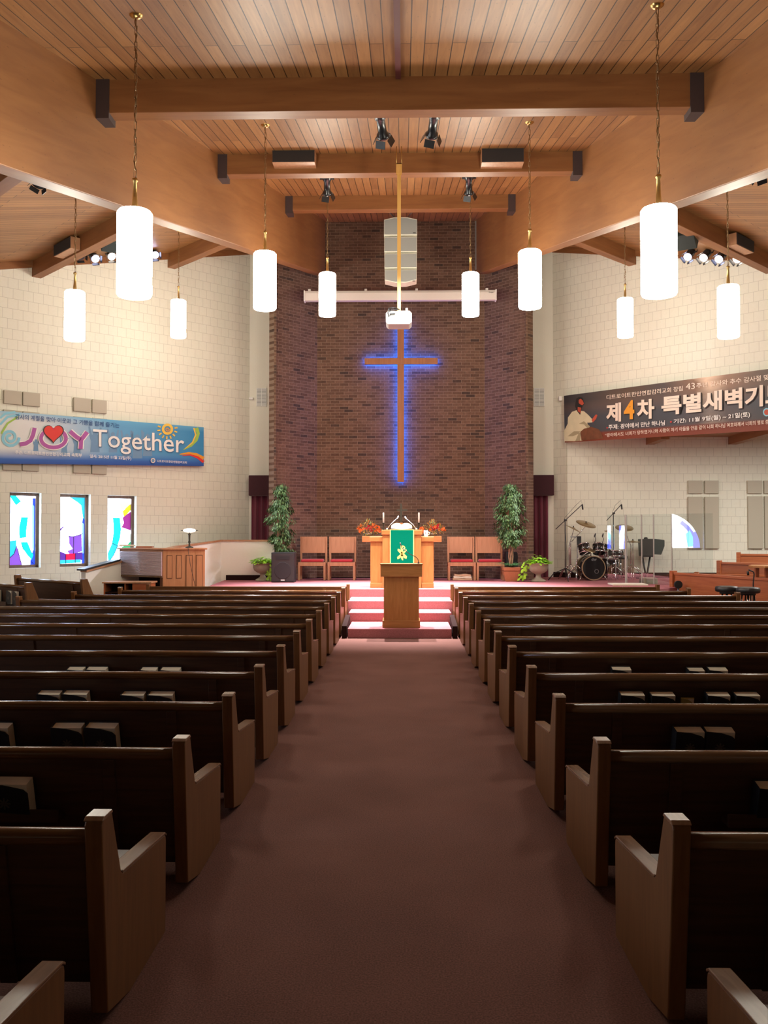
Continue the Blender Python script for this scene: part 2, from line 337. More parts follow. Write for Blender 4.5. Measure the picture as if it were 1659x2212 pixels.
# ---------------------------------------------------------------- mesh helpers
class MB:
    def __init__(s): s.v = []; s.f = []; s.mi = []; s.sm = []
    def add(s, vs, fs, mi=0, smooth=False):
        o = len(s.v); s.v += [tuple(v) for v in vs]
        for f in fs: s.f.append([i + o for i in f]); s.mi.append(mi); s.sm.append(smooth)
        return s
    def box(s, x0, x1, y0, y1, z0, z1, mi=0, mat=None):
        vs = [Vector((x, y, z)) for x in (x0, x1) for y in (y0, y1) for z in (z0, z1)]
        if mat: vs = [mat @ v for v in vs]
        return s.add(vs, [(0, 1, 3, 2), (4, 6, 7, 5), (0, 4, 5, 1), (2, 3, 7, 6), (0, 2, 6, 4), (1, 5, 7, 3)], mi)
    def prism(s, pts, axis, a, b, mi=0, mat=None, smooth=False):
        """outline pts (p, q) swept along axis from a to b. X: (y,z)  Y: (x,z)  Z: (x,y)"""
        def mk(p, q, t): return Vector({'X': (t, p, q), 'Y': (p, t, q), 'Z': (p, q, t)}[axis])
        n = len(pts); vs = [mk(p, q, a) for p, q in pts] + [mk(p, q, b) for p, q in pts]
        if mat: vs = [mat @ v for v in vs]
        o = len(s.v); s.v += [tuple(v) for v in vs]
        for f in ([list(range(n))[::-1], list(range(n, 2 * n))]):
            s.f.append([i + o for i in f]); s.mi.append(mi); s.sm.append(False)
        for i in range(n):
            j = (i + 1) % n
            s.f.append([o + i, o + j, o + n + j, o + n + i]); s.mi.append(mi); s.sm.append(smooth)
        return s
    def cyl(s, p0, p1, r0, r1=None, n=16, mi=0, caps=True, smooth=True):
        r1 = r0 if r1 is None else r1
        p0, p1 = Vector(p0), Vector(p1); d = (p1 - p0).normalized()
        u = d.orthogonal().normalized(); w = d.cross(u)
        o = len(s.v)
        for p, r in ((p0, r0), (p1, r1)):
            for i in range(n):
                a = 2 * PI * i / n; s.v.append(tuple(p + u * (math.cos(a) * r) + w * (math.sin(a) * r)))
        for i in range(n):
            j = (i + 1) % n; s.f.append([o + i, o + j, o + n + j, o + n + i]); s.mi.append(mi); s.sm.append(smooth)
        if caps:
            s.f.append([o + i for i in range(n)][::-1]); s.mi.append(mi); s.sm.append(False)
            s.f.append([o + n + i for i in range(n)]); s.mi.append(mi); s.sm.append(False)
        return s
    def tube(s, pts, r, n=8, mi=0):
        pts = [Vector(p) for p in pts]
        rs = r if isinstance(r, (list, tuple)) else [r] * len(pts)
        up = None; o = len(s.v)
        for k, p in enumerate(pts):
            d = (pts[min(k + 1, len(pts) - 1)] - pts[max(k - 1, 0)]).normalized()
            if up is None: up = d.orthogonal().normalized()
            up = (up - d * up.dot(d)).normalized(); w = d.cross(up)
            for i in range(n):
                a = 2 * PI * i / n; s.v.append(tuple(p + up * (math.cos(a) * rs[k]) + w * (math.sin(a) * rs[k])))
        for k in range(len(pts) - 1):
            for i in range(n):
                j = (i + 1) % n
                s.f.append([o + k * n + i, o + k * n + j, o + (k + 1) * n + j, o + (k + 1) * n + i]); s.mi.append(mi); s.sm.append(True)
        s.f.append([o + i for i in range(n)][::-1]); s.mi.append(mi); s.sm.append(False)
        e = o + (len(pts) - 1) * n
        s.f.append([e + i for i in range(n)]); s.mi.append(mi); s.sm.append(False)
        return s
    def lathe(s, prof, c=(0, 0, 0), n=24, mi=0, mat=None):
        o = len(s.v); c = Vector(c)
        for r, z in prof:
            for i in range(n):
                a = 2 * PI * i / n; v = Vector((math.cos(a) * r, math.sin(a) * r, z))
                if mat: v = mat @ v
                s.v.append(tuple(v + c))
        m = len(prof)
        for k in range(m - 1):
            for i in range(n):
                j = (i + 1) % n
                s.f.append([o + k * n + i, o + k * n + j, o + (k + 1) * n + j, o + (k + 1) * n + i]); s.mi.append(mi); s.sm.append(True)
        s.f.append([o + i for i in range(n)][::-1]); s.mi.append(mi); s.sm.append(False)
        s.f.append([o + (m - 1) * n + i for i in range(n)]); s.mi.append(mi); s.sm.append(False)
        return s
    def build(s, name, m, parent=None, bevel=0, uv=None, rec=True):
        me = bpy.data.meshes.new(name)
        me.from_pydata(s.v, [], s.f)
        ms = m if isinstance(m, (list, tuple)) else [m]
        for x in ms: me.materials.append(M[x] if isinstance(x, str) else x)
        for p, mi, sm in zip(me.polygons, s.mi, s.sm): p.material_index = mi; p.use_smooth = sm
        if rec:
            bm = bmesh.new(); bm.from_mesh(me); bmesh.ops.recalc_face_normals(bm, faces=bm.faces); bm.to_mesh(me); bm.free()
        if uv:
            l = me.uv_layers.new(name='UVMap')
            for lp in me.loops: l.data[lp.index].uv = uv[lp.vertex_index]
        o = bpy.data.objects.new(name, me); C.objects.link(o)
        if parent: o.parent = parent
        if bevel:
            b = o.modifiers.new('bevel', 'BEVEL'); b.width = bevel; b.segments = 2; b.limit_method = 'ANGLE'; b.angle_limit = math.radians(40)
        return o
def tag(o, label=None, cat=None, group=None, kind=None):
    if label: o['label'] = label
    if cat: o['category'] = cat
    if group: o['group'] = group
    if kind: o['kind'] = kind
    return o
def thing(name, label, cat, loc=(0, 0, 0), rz=0, group=None):
    o = bpy.data.objects.new(name, None); C.objects.link(o); o.empty_display_size = .1
    o.location = loc; o.rotation_euler = (0, 0, rz)
    return tag(o, label, cat, group)
def copy_tree(o, parent=None):
    c = o.copy(); C.objects.link(c)
    if parent: c.parent = parent
    for ch in list(o.children): copy_tree(ch, c)
    return c
def dup(root, loc, rz=None, label=None, group=None):
    r = copy_tree(root); r.location = loc
    if rz is not None: r.rotation_euler = (0, 0, rz)
    if label: r['label'] = label
    if group: r['group'] = group
    return r
def struct(o): o['kind'] = 'structure'; return o
def Rm(z=0, x=0, y=0, t=(0, 0, 0)):
    return Matrix.Translation(Vector(t)) @ Matrix.Rotation(z, 4, 'Z') @ Matrix.Rotation(y, 4, 'Y') @ Matrix.Rotation(x, 4, 'X')

# ---------------------------------------------------------------- the room shell
XW, YB = 11.0, -4.5
struct(MB().box(-XW - .3, 14.5, YB - .2, 23.2, -.2, 0).build('floor', 'carpet'))

def wall_frame(name, mb, mat, org, ang):
    o = mb.build(name, mat); o.location = org; o.rotation_euler = (0, 0, ang); return struct(o)

# left wall, 45 degrees: local x runs from the far corner back towards the viewer's left
CL = Vector((-3.89, 22.60, 0)); CR = Vector((3.89, 22.60, 0))
def sL(p): return (CL.xy - p.xy).dot(Vector((R2, R2)))
def sR(p): return (p.xy - CR.xy).dot(Vector((R2, -R2)))
def topL(s): return zside(CL.x - s * R2, CL.y - s * R2)
LEN = (XW - 3.89) / R2
WIN = []
for (a, b) in ((20, 88.6), (129.5, 195.5), (232, 294.5)):
    WIN.append((sL(onL(b, 1150)), sL(onL(a, 1150))))
WZ0, WZ1 = onL(20, 1228).z, onL(20, 1063).z
def wall_with_holes(name, length, top, holes, mat, org, ang, thick=.25, side=1):
    """local: x along the wall, y = thickness (side*), z up; holes = (s0, s1, z0, z1)"""
    mb = MB(); xs = sorted({0.0, length} | {h[0] for h in holes} | {h[1] for h in holes})
    def q(a, b, za0, zb0, za1, zb1):
        vs = []
        for y in (0, side * thick):
            vs += [(a, y, za0), (b, y, zb0), (b, y, zb1), (a, y, za1)]
        mb.add(vs, [(0, 1, 2, 3), (7, 6, 5, 4), (0, 4, 5, 1), (1, 5, 6, 2), (2, 6, 7, 3), (3, 7, 4, 0)])
    for a, b in zip(xs[:-1], xs[1:]):
        hs = [h for h in holes if h[0] <= a + 1e-6 and h[1] >= b - 1e-6]
        if hs:
            h = hs[0]
            if h[2] > 0: q(a, b, 0, 0, h[2], h[2])
            q(a, b, h[3], h[3], top(a), top(b))
        else: q(a, b, 0, 0, top(a), top(b))
    o = mb.build(name, mat); o.location = org; o.rotation_euler = (0, 0, ang); return struct(o)
wall_with_holes('wall_left', LEN, lambda s: topL(s) + .3, [(a, b, WZ0, WZ1) for a, b in WIN], 'block', CL, math.radians(225), side=-1)
# right wall with the wide opening to the choir recess
OPEN0 = sR(onR(1224, 1100)); OPEN1 = 8.6; OPENZ = 4.02
wall_with_holes('wall_right', LEN, lambda s: topL(s) + .3, [(OPEN0, OPEN1, 0, OPENZ)], 'block', CR, math.radians(-45), side=1)
# recess
RY = 22.31
mb = MB().box(0, 10.2, 0, .25, 0, 5.0); wall_frame('wall_recess', mb, 'block', (4.18, RY, 0), 0)
mb = MB().box(0, 14, 0, .25, 0, 5.0); wall_frame('wall_recess_side', mb, 'block', (14.3, RY, 0), math.radians(-90))
mb = MB().prism([(4.25, RY + .2), (14.4, RY + .2), (14.4, 11.0), (10.6, 15.9)], 'Z', 4.14, 4.3); struct(mb.build('ceiling_recess', 'ceil'))
for x0 in (6.15, 8.2):
    struct(MB().box(x0, x0 + .2, 21.0 if x0 < 7 else 19.0, 22.3, 3.95, 4.14).build('recess_beam', 'beam'))
al = bpy.data.lights.new('recess_light', 'AREA'); al.energy = 300; al.size = 2.2; al.color = (1.0, .96, .90)  # fill lamp and its panel are added, out of view, to brighten the recess
o = bpy.data.objects.new('recess_light', al); C.objects.link(o); o.location = (9.0, 17.9, 4.0)
lf = MB().box(-1.1, 1.1, -1.1, 1.1, 0, .07).build('ceiling_light_fixture', 'whitewall' if 0 else 'cream'); lf.location = (9.0, 17.9, 4.04)
tag(lf, 'square ceiling light of the choir recess, out of sight to the right', 'lamp')
# straight side walls and the wall behind the viewer, drywall behind the brick
YE = WC - XW
def arch_pts(cx, w, z0, zs, zt, n=14):
    return [(cx - w / 2, z0), (cx + w / 2, z0), (cx + w / 2, zs)] + [(cx + w / 2 * math.cos(PI * i / n), zs + (zt - zs) * math.sin(PI * i / n)) for i in range(1, n)] + [(cx - w / 2, zs)]
RW = [(8.6, 9.2), (7.75, 8.35), (3.6, 5.9)]      # more windows of the left wall, beside and behind the viewer (Y ranges)
wall_with_holes('wall_left_rear', YE - YB, lambda s: 7.2, [(YE - b, YE - a, .95, 2.75 if i == 2 else 2.12) for i, (a, b) in enumerate(RW)], 'block', (-XW, YE, 0), math.radians(-90), side=-1)
mb = MB().box(0, YE - YB, 0, .25, 0, 7.2); wall_frame('wall_right_rear', mb, 'block', (XW + .25, YE, 0), math.radians(-90))
mb = MB().box(-XW - .3, XW + .3, 0, .25, 0, 7.2); wall_frame('wall_back', mb, 'block', (0, YB - .25, 0), 0)
struct(MB().box(-3.95, 3.95, 22.6, 22.85, 0, 9.9).build('wall_behind_brick', 'plaster'))

# brick chancel wall: middle panel and two wings at 45 degrees
def brick_piece(name, org, ang, length, h, th=.22, z0=STAGE - .1):
    mb = MB().box(0, length, 0, th, z0, h); return wall_frame(name, mb, 'brick', org, ang)
brick_piece('wall_brick', (-2.09, 22.0, 0), 0, 4.18, 9.9)
WL = .93 / R2
brick_piece('wall_brick_left_wing', (-2.09 - WL * R2, 22.0 - WL * R2, 0), math.radians(45), WL, 8.65)
brick_piece('wall_brick_right_wing', (2.09, 22.0, 0), math.radians(-45), WL, 8.65)
struct(MB().box(-3.03, -2.98, 21.06, 22.6, STAGE, 8.8).build('wall_brick_left_return', 'brick'))
struct(MB().box(2.98, 3.03, 21.06, 22.6, STAGE, 8.8).build('wall_brick_right_return', 'brick'))
# pale conduit line that frames the upper brick
mb = MB(); a = atY(706, 473, 21.97); b = atY(1028, 473, 21.97)
mb.box(a.x, b.x, 21.96, 21.99, a.z - .02, a.z + .015).box(b.x - .015, b.x + .01, 21.96, 21.99, 8.3, a.z)
struct(mb.build('trim_conduit', 'grey'))

# ceilings
def slab(name, pts, mat, ang, th=.12):
    """pts world corners (underside); object frame rotated so local X follows the boards"""
    c = sum((Vector(p) for p in pts), Vector()) / len(pts)
    inv = (Matrix.Translation(c) @ Matrix.Rotation(ang, 4, 'Z')).inverted()
    lo = [inv @ Vector(p) for p in pts]; hi = [v + Vector((0, 0, th)) for v in lo]
    n = len(pts); mb = MB(); mb.add(lo + hi, [list(range(n)), list(range(n, 2 * n))[::-1]] + [[i, (i + 1) % n, n + (i + 1) % n, n + i] for i in range(n)])
    o = mb.build(name, mat); o.location = c; o.rotation_euler = (0, 0, ang); return struct(o)
def cp(x, y): return (x, y, zceil(y))
slab('ceiling_middle', [cp(-5.7, YB - .2), cp(5.7, YB - .2), cp(2.15, 22.4), cp(-2.15, 22.4)], 'ceil', PI / 2)
def spt(x, y): return (x, y, zside(x, y))
for sg, nm in ((-1, 'left'), (1, 'right')):
    poly = [(5.56, YB), (1.90, 22.9), (3.75, 22.9), (XW + .2, WC - XW + .1), (XW + .3, YB)]
    slab('ceiling_' + nm, [spt(sg * x, y) for x, y in poly], 'ceil', math.radians(45 if sg < 0 else 135))
# wood fascia strips where side ceilings meet the walls
for sg, org, ang, nm in ((-1, CL, 225, 'left'), (1, CR, -45, 'right')):
    mb = MB(); n = 1
    for (a, b) in ((0, LEN),):
        y0, y1 = (0, .05) if sg < 0 else (-.05, 0)
        vs = []
        for y in (y0, y1): vs += [(a, y, topL(a) - .14), (b, y, topL(b) - .14), (b, y, topL(b)), (a, y, topL(a))]
        mb.add(vs, [(0, 1, 2, 3), (7, 6, 5, 4), (0, 4, 5, 1), (1, 5, 6, 2), (2, 6, 7, 3), (3, 7, 4, 0)])
    o = mb.build('trim_fascia_' + nm, 'beamX'); o.location = org; o.rotation_euler = (0, 0, math.radians(ang)); struct(o)

# the two great laminated beams
for sg, nm in ((-1, 'left'), (1, 'right')):
    Y0, Y1, t = YB, 21.75, .27
    vs = []
    for Y in (Y0, Y1):
        zb, zt = 3.44 + .215 * Y, zceil(Y) + .25
        for dx in (0, t): vs += [(sg * (wbeam(Y) + dx), Y, zb), (sg * (wbeam(Y) + dx), Y, zt)]
    # local frame along the beam so that the grain follows it
    L = math.hypot(Y1 - Y0, .215 * (Y1 - Y0)); ay = math.atan(.134) * (1 if sg < 0 else -1)
    fr = Matrix.Translation(vs[0]) @ Matrix.Rotation(-ay if sg < 0 else -ay, 4, 'Z') @ Matrix.Rotation(math.atan(.215), 4, 'X')
    inv = fr.inverted()
    mb = MB(); mb.add([inv @ Vector(v) for v in vs], [(0, 1, 3, 2), (4, 6, 7, 5), (0, 4, 5, 1), (2, 3, 7, 6), (0, 2, 6, 4), (1, 5, 7, 3)])
    o = mb.build('ceiling_main_beam_' + nm, 'beam', bevel=.01); o.matrix_world = fr
    tag(o, 'long sloping laminated wood beam on the %s side of the middle ceiling' % nm, 'beam', kind='structure')
# cross beams with dark steel hangers
CBS = [(9.95, .385), (14.0, .32), (18.05, .29), (5.9, .4), (1.8, .4)]
for (Y, h) in CBS:
    hw = wbeam(Y); zt = zceil(Y); zb = zt - h
    mb = MB().box(-hw, hw, Y, Y + .2, zb, zt + .05)
    o = mb.build('ceiling_cross_beam', 'beamX', bevel=.006); struct(o)
    for sg in (-1, 1):
        x0 = sg * hw; x1 = sg * (hw - .15)
        m2 = MB().box(min(x0, x1), max(x0, x1), Y - .02, Y + .22, zb - .07, zt - .0)
        struct(m2.build('beam_hanger', 'hanger'))
# rafters from the cross beam joints out to the side walls, perpendicular to them
RAFT = []
for sg in (-1, 1):
    for Y in (9.95, 14.0, 18.05):
        x0 = wbeam(Y) + .2; t = (WC - (Y + x0)) / 2 + .05
        L = t / R2
        A = Vector((sg * x0, Y, 0)); ang = math.atan2(1, sg)
        z = zside(x0, Y)
        mb = MB().box(0, L, -.1, .1, -.36, .05)
        o = mb.build('ceiling_rafter', 'beamX', bevel=.006); o.location = (A.x, A.y, z); o.rotation_euler = (0, 0, ang); struct(o)
        RAFT.append((sg, Y, A, ang, z, L))

# dark red conduit on the middle ceiling
mb = MB(); a0, a1 = 5.0, 9.93
mb.add([(-.025, a0, zceil(a0) - .04), (.035, a0, zceil(a0) - .04), (.035, a1, zceil(a1) - .04), (-.025, a1, zceil(a1) - .04),
        (-.025, a0, zceil(a0) + .01), (.035, a0, zceil(a0) + .01), (.035, a1, zceil(a1) + .01), (-.025, a1, zceil(a1) + .01)],
       [(0, 1, 2, 3), (7, 6, 5, 4), (0, 4, 5, 1), (1, 5, 6, 2), (2, 6, 7, 3), (3, 7, 4, 0)])
struct(mb.build('trim_ceiling_conduit', plain('dark_red_conduit', (.10, .02, .02), .6)))

# stage, steps, base boards
stage_poly = [(-3.98, 17.68), (5.0, 17.68), (5.9, 18.6), (6.2, 21.4), (8.2, 22.31), (4.0, 22.5), (3.6, 22.6), (-3.6, 22.6), (-4.2, 21.2)]
struct(MB().prism(stage_poly, 'Z', 0, STAGE).build('floor_stage', 'stagecarpet'))
STEPX = (-.86, .86)
for k, (y0, z) in enumerate(((14.68, .154), (15.89, .308), (16.65, .462))):
    struct(MB().box(STEPX[0] - .06 * k, STEPX[1] + .06 * k, y0, 17.7, 0, z).build('floor_step', 'stagecarpet', bevel=.006))
for sg in (-1, 1):
    x0, x1 = sorted((sg * .875, sg * .955))
    struct(MB().prism([(14.66, 0), (14.66, .2), (15.6, .30), (15.6, 0)], 'X', x0, x1).build('trim_step_cheek', 'base'))
mb = MB()
mb.box(4.2, 8.0, RY - .03, RY, STAGE - .02, STAGE + .13)
struct(mb.build('baseboard_recess', 'base'))
for nm, org, ang, y0, y1 in (('left', CL, 225, 0, .03), ('right', CR, -45, -.03, 0)):
    o = MB().box(0, 9.2 if nm == 'left' else OPEN0, y0, y1, STAGE if nm == 'right' else 0, STAGE + .13 if nm == 'right' else .14).build('baseboard_' + nm, 'base'); o.location = org; o.rotation_euler = (0, 0, math.radians(ang)); struct(o)
struct(MB().box(-2.09, 2.09, 21.96, 22.0, STAGE, STAGE + .02).build('baseboard_brick', 'base'))

# ---------------------------------------------------------------- stained glass windows
def glass_mat(nm, col, s): return emitter('stained_' + nm, col, s)
G = {'white': glass_mat('white', (.60, .76, 1.0), 16.0 * GLASS_E), 'cyan': glass_mat('cyan', (.0, .78, .80), 1.15), 'teal': glass_mat('teal', (.02, .50, .75), 1.1),
     'blue': glass_mat('blue', (.02, .07, .75), 1.2), 'sky': glass_mat('sky', (.25, .55, 1.0), 1.3), 'purple': glass_mat('purple', (.22, .08, .60), 1.0),
     'violet': glass_mat('violet', (.10, .02, .35), .9), 'red': glass_mat('red', (1.0, .0, .06), 1.0), 'magenta': glass_mat('magenta', (.30, .02, .28), .8),
     'yellow': glass_mat('yellow', (1.0, .75, .02), 1.2), 'green': glass_mat('green', (.01, .40, .16), 1.0), 'mint': glass_mat('mint', (.55, .95, .85), 1.6),
     'peach': glass_mat('peach', (1.0, .55, .48), 1.3), 'hot': glass_mat('hot', (.86, .93, 1.0), 26.0), 'hotblue': glass_mat('hotblue', (.10, .16, 1.0), 17.0),
     'hotcyan': glass_mat('hotcyan', (.10, .75, 1.0), 17.0), 'hotyellow': glass_mat('hotyellow', (.95, 1.0, .35), 20.0), 'glass_dark': glass_mat('dark', (.02, .02, .03), 0.0)}
GN = list(G); 
def window(idx, org, ang, a, b, z0, z1, side, bg, shapes, lead, depth=.17):
    """frame and pane set back inside the opening; shapes are (colour, [(u, v)...]) with u, v in 0..1 from the pane's left, bottom as seen from the room"""
    root = thing('window_%d' % idx, None, None); root['kind'] = 'structure'
    root.location = org; root.rotation_euler = (0, 0, math.radians(ang))
    y = side * depth
    fw = .065
    m = MB()
    m.box(a, a + fw, y - .05, y + .05, z0, z1).box(b - fw, b, y - .05, y + .05, z0, z1).box(a, b, y - .05, y + .05, z0, z0 + fw).box(a, b, y - .05, y + .05, z1 - fw, z1)
    m.build('window_frame', 'frame', root, bevel=.006)
    ga, gb, gz0, gz1 = a + fw, b - fw, z0 + fw, z1 - fw
    mats = [G[n] for n in GN] + [M['glass_w']]
    def P(u, v, l):
        u2 = (1 - u) if side < 0 else u
        return (ga + (gb - ga) * u2, y - side * .002 * l, gz0 + (gz1 - gz0) * v)
    m = MB()
    m.box(ga, gb, min(y, y + side * .01), max(y, y + side * .01), gz0, gz1, mi=GN.index(bg))
    for l, (c, pts) in enumerate(shapes):
        m.add([P(u, v, l + 1) for u, v in pts], [list(range(len(pts)))], GN.index(c))
    for pts in lead:
        for (u0, v0), (u1, v1) in zip(pts[:-1], pts[1:]):
            p0, p1 = Vector(P(u0, v0, len(shapes) + 2)), Vector(P(u1, v1, len(shapes) + 2))
            m.cyl(p0, p1, .006, n=5, mi=len(GN), caps=False)
    m.build('window_pane', mats, root, rec=False)
    return root
W1s = [('cyan', [(0, 1), (.25, 1), (.45, .92), (.25, .86), (0, .99)]),
       ('blue', [(.90, .97), (1, .97), (1, .0), (.82, .0), (.85, .12), (.93, .2)]),
       ('sky', [(.88, .90), (.96, .85), (.97, .2), (.9, .24)]),
       ('cyan', [(.45, .69), (.72, .69), (.70, .62), (.66, .50), (.66, .40), (.40, .38), (.38, .45), (.38, .55)]),
       ('teal', [(0, .345), (.27, .36), (.27, .25), (.18, .16), (0, .10)]),
       ('purple', [(0, .10), (.18, .16), (.28, .28), (.34, .2), (.5, .0), (0, 0)]),
       ('cyan', [(.44, .33), (.70, .33), (.85, .20), (.94, .14), (.94, .05), (.72, .13), (.55, .22)]),
       ('blue', [(.94, .14), (1, .15), (1, .02), (.90, .03), (.88, .08)])]
W1l = [[(.28, .30), (.36, .17), (.48, .0)], [(.44, .33), (.55, .2), (.8, .06), (.95, .01)], [(.0, .1), (.18, .16), (.28, .28)]]
W2s = [('teal', [(.40, 1), (1, 1), (1, .62), (.92, .72), (.86, .88), (.70, .93)]),
       ('blue', [(.92, .70), (1, .66), (1, 0), (.90, 0), (.90, .6)]),
       ('sky', [(.90, .62), (.97, .6), (.97, .15), (.9, .15)]),
       ('violet', [(0, .52), (.20, .58), (.30, .615), (.05, .5), (0, .47)]),
       ('purple', [(.36, .42), (.55, .41), (.88, .45), (.90, .18), (.55, .14), (.38, .15), (.30, .19), (.52, .22), (.38, .30)]),
       ('violet', [(0, .19), (.30, .14), (.92, .17), (.92, .05), (0, .05)]),
       ('red', [(.24, .15), (.62, .15), (.62, .06), (.24, .06)]),
       ('teal', [(0, .055), (.85, .06), (.85, .01), (0, .0)])]
W2l = [[(.30, .41), (.55, .41), (.80, .43), (.92, .45)], [(.55, .41), (.55, .14)], [(.24, .15), (.24, 0)], [(.62, .15), (.62, 0)]]
W3s = [('peach', [(.50, .95), (.85, .97), (1, .90), (.85, .85), (.60, .82)]),
       ('yellow', [(.66, .80), (1, .92), (1, .82), (.74, .70)]),
       ('magenta', [(.66, .70), (1, .80), (1, .50), (.62, .55), (.72, .62)]),
       ('cyan', [(.24, .70), (.55, .70), (.60, .52), (.56, .38), (.46, .26), (.22, .30), (.28, .45), (.28, .60)]),
       ('teal', [(.22, .30), (.46, .26), (.30, .12), (.08, .0), (.04, .14)]),
       ('green', [(.62, .24), (.85, .27), (1, .33), (1, 0), (.6, .0), (.75, .14)]),
       ('mint', [(.60, .34), (1, .45), (1, .33), (.75, .28), (.55, .22)])]
W3l = [[(.22, .30), (.46, .26)], [(.46, .26), (.30, .12), (.08, .0)], [(.1, .88), (.45, .72)]]
for i, ((a, b), sh, ld) in enumerate(zip(WIN, (W1s, W2s, W3s), (W1l, W2l, W3l))):
    window(i + 1, CL, 225, a, b, WZ0, WZ1, -1, 'white', sh, ld)
for i, (a, b) in enumerate(RW):
    aa, bb = YE - b, YE - a
    sh = [('hotblue', [(0, 0), (.45, 0), (.34, .35), (.2, .55), (0, .6)]), ('hotcyan', [(.0, .6), (.3, .75), (.3, .5), (.1, .3)]), ('hotblue', [(.6, 1), (1, 1), (1, .5), (.8, .7)])]
    if i == 2:
        arc = [(1 - math.cos(t * PI / 26) * .98, .02 + math.sin(t * PI / 26) * .96) for t in range(14)]
        inn = [(1 - math.cos(t * PI / 26) * .80, .02 + math.sin(t * PI / 26) * .80) for t in range(14)]
        sh = [('hot', arc + [(1, .02)]), ('hotblue', arc[:9] + inn[:9][::-1]), ('hot', [(1 - math.cos(t * PI / 26) * .98, .02 + math.sin(t * PI / 26) * .96) for t in range(4, 14)] + [(1 - math.cos(t * PI / 26) * .92, .02 + math.sin(t * PI / 26) * .90) for t in range(13, 3, -1)]),
              ('hotcyan', [(.20, .05), (.34, .05), (.4, .4), (.28, .5), (.2, .3)]), ('hotyellow', [(.8, .5), (1, .55), (1, .4)])]
    window(i + 4, (-XW, YE, 0), -90, aa, bb, .95, 2.75 if i == 2 else 2.12, -1, 'glass_dark' if i == 2 else 'hot', sh, [])

# ---------------------------------------------------------------- things on the walls
def wbox(p_tl, p_br, on, depth, name, mat, label, cat, group=None, off=0.0, bevel=.01):
    """a flat box on the 45-degree wall given by two pixel corners on its face"""
    A, B = on(*p_tl, off + depth), on(*p_br, off + depth)
    nrm = Vector((1, -1, 0)) * R2 if on is onL else Vector((-1, -1, 0)) * R2
    t = Vector((R2, R2, 0)) if on is onL else Vector((R2, -R2, 0))
    s = (B - A).dot(t)
    vs = []
    for k in (0, -depth):
        for q, z in ((0, B.z), (s, B.z), (s, A.z), (0, A.z)):
            v = A + t * q + nrm * k; vs.append((v.x, v.y, z))
    c = Vector(vs[0]); m = MB().add([Vector(v) - c for v in vs], [(0, 1, 2, 3), (7, 6, 5, 4), (0, 4, 5, 1), (1, 5, 6, 2), (2, 6, 7, 3), (3, 7, 4, 0)])
    o = m.build(name, mat, bevel=bevel); o.location = c
    return tag(o, label, cat, group)
GP = 'fabric acoustic panels on the left wall'
for (x0, y0, x1, y1, w1, w2) in ((9, 842, 47, 875, 'leftmost', 'square'), (50, 846, 87, 879, 'second from the left', 'square'), (160, 858, 196, 891, 'third from the left', 'square'), (200, 862, 231, 894, 'rightmost', 'square')):
    wbox((x0, y0), (x1, y1), onL, .06, 'acoustic_panel', 'panel', 'beige square acoustic panel peeking above the blue banner, %s of four' % w1, 'acoustic panel', GP)
for (x0, y0, x1, y1, w1) in ((8, 884, 47, 1017, 'leftmost'), (50, 888, 85, 1018, 'second from the left'), (160, 899, 196, 1023, 'third from the left'), (200, 902, 231, 1025, 'rightmost')):
    wbox((x0, y0), (x1, y1), onL, .06, 'acoustic_panel', 'panel', 'tall beige acoustic panel, bottom showing under the blue banner, %s of four' % w1, 'acoustic panel', GP)
GP = 'fabric acoustic panels in the choir recess'
for (x0, y0, x1, y1, lb) in ((1487, 1038, 1518, 1066, 'small square beige panel in the recess, left of the nearer pair'), (1523, 1038, 1553, 1066, 'small square beige panel in the recess, right of the left pair'),
                             (1487, 1073, 1519, 1185, 'tall beige panel in the recess, leftmost of the tall ones'), (1523, 1073, 1554, 1185, 'tall beige panel in the recess, second tall one from left'),
                             (1615, 1038, 1647, 1066, 'small square beige panel, left of the pair at right edge'), (1651, 1038, 1683, 1066, 'small square beige panel cut by the right edge of the picture'),
                             (1616, 1072, 1649, 1185, 'tall beige panel, left of the pair at right edge'), (1652, 1072, 1685, 1185, 'tall beige panel cut by the right edge of the picture')):
    A, B = atY(x0, y0, RY - .07), atY(x1, y1, RY - .07)
    o = MB().box(0, B.x - A.x, 0, .07, 0, A.z - B.z).build('acoustic_panel', 'panel', bevel=.01); o.location = (A.x, RY - .07, B.z)
    tag(o, lb, 'acoustic panel', GP)

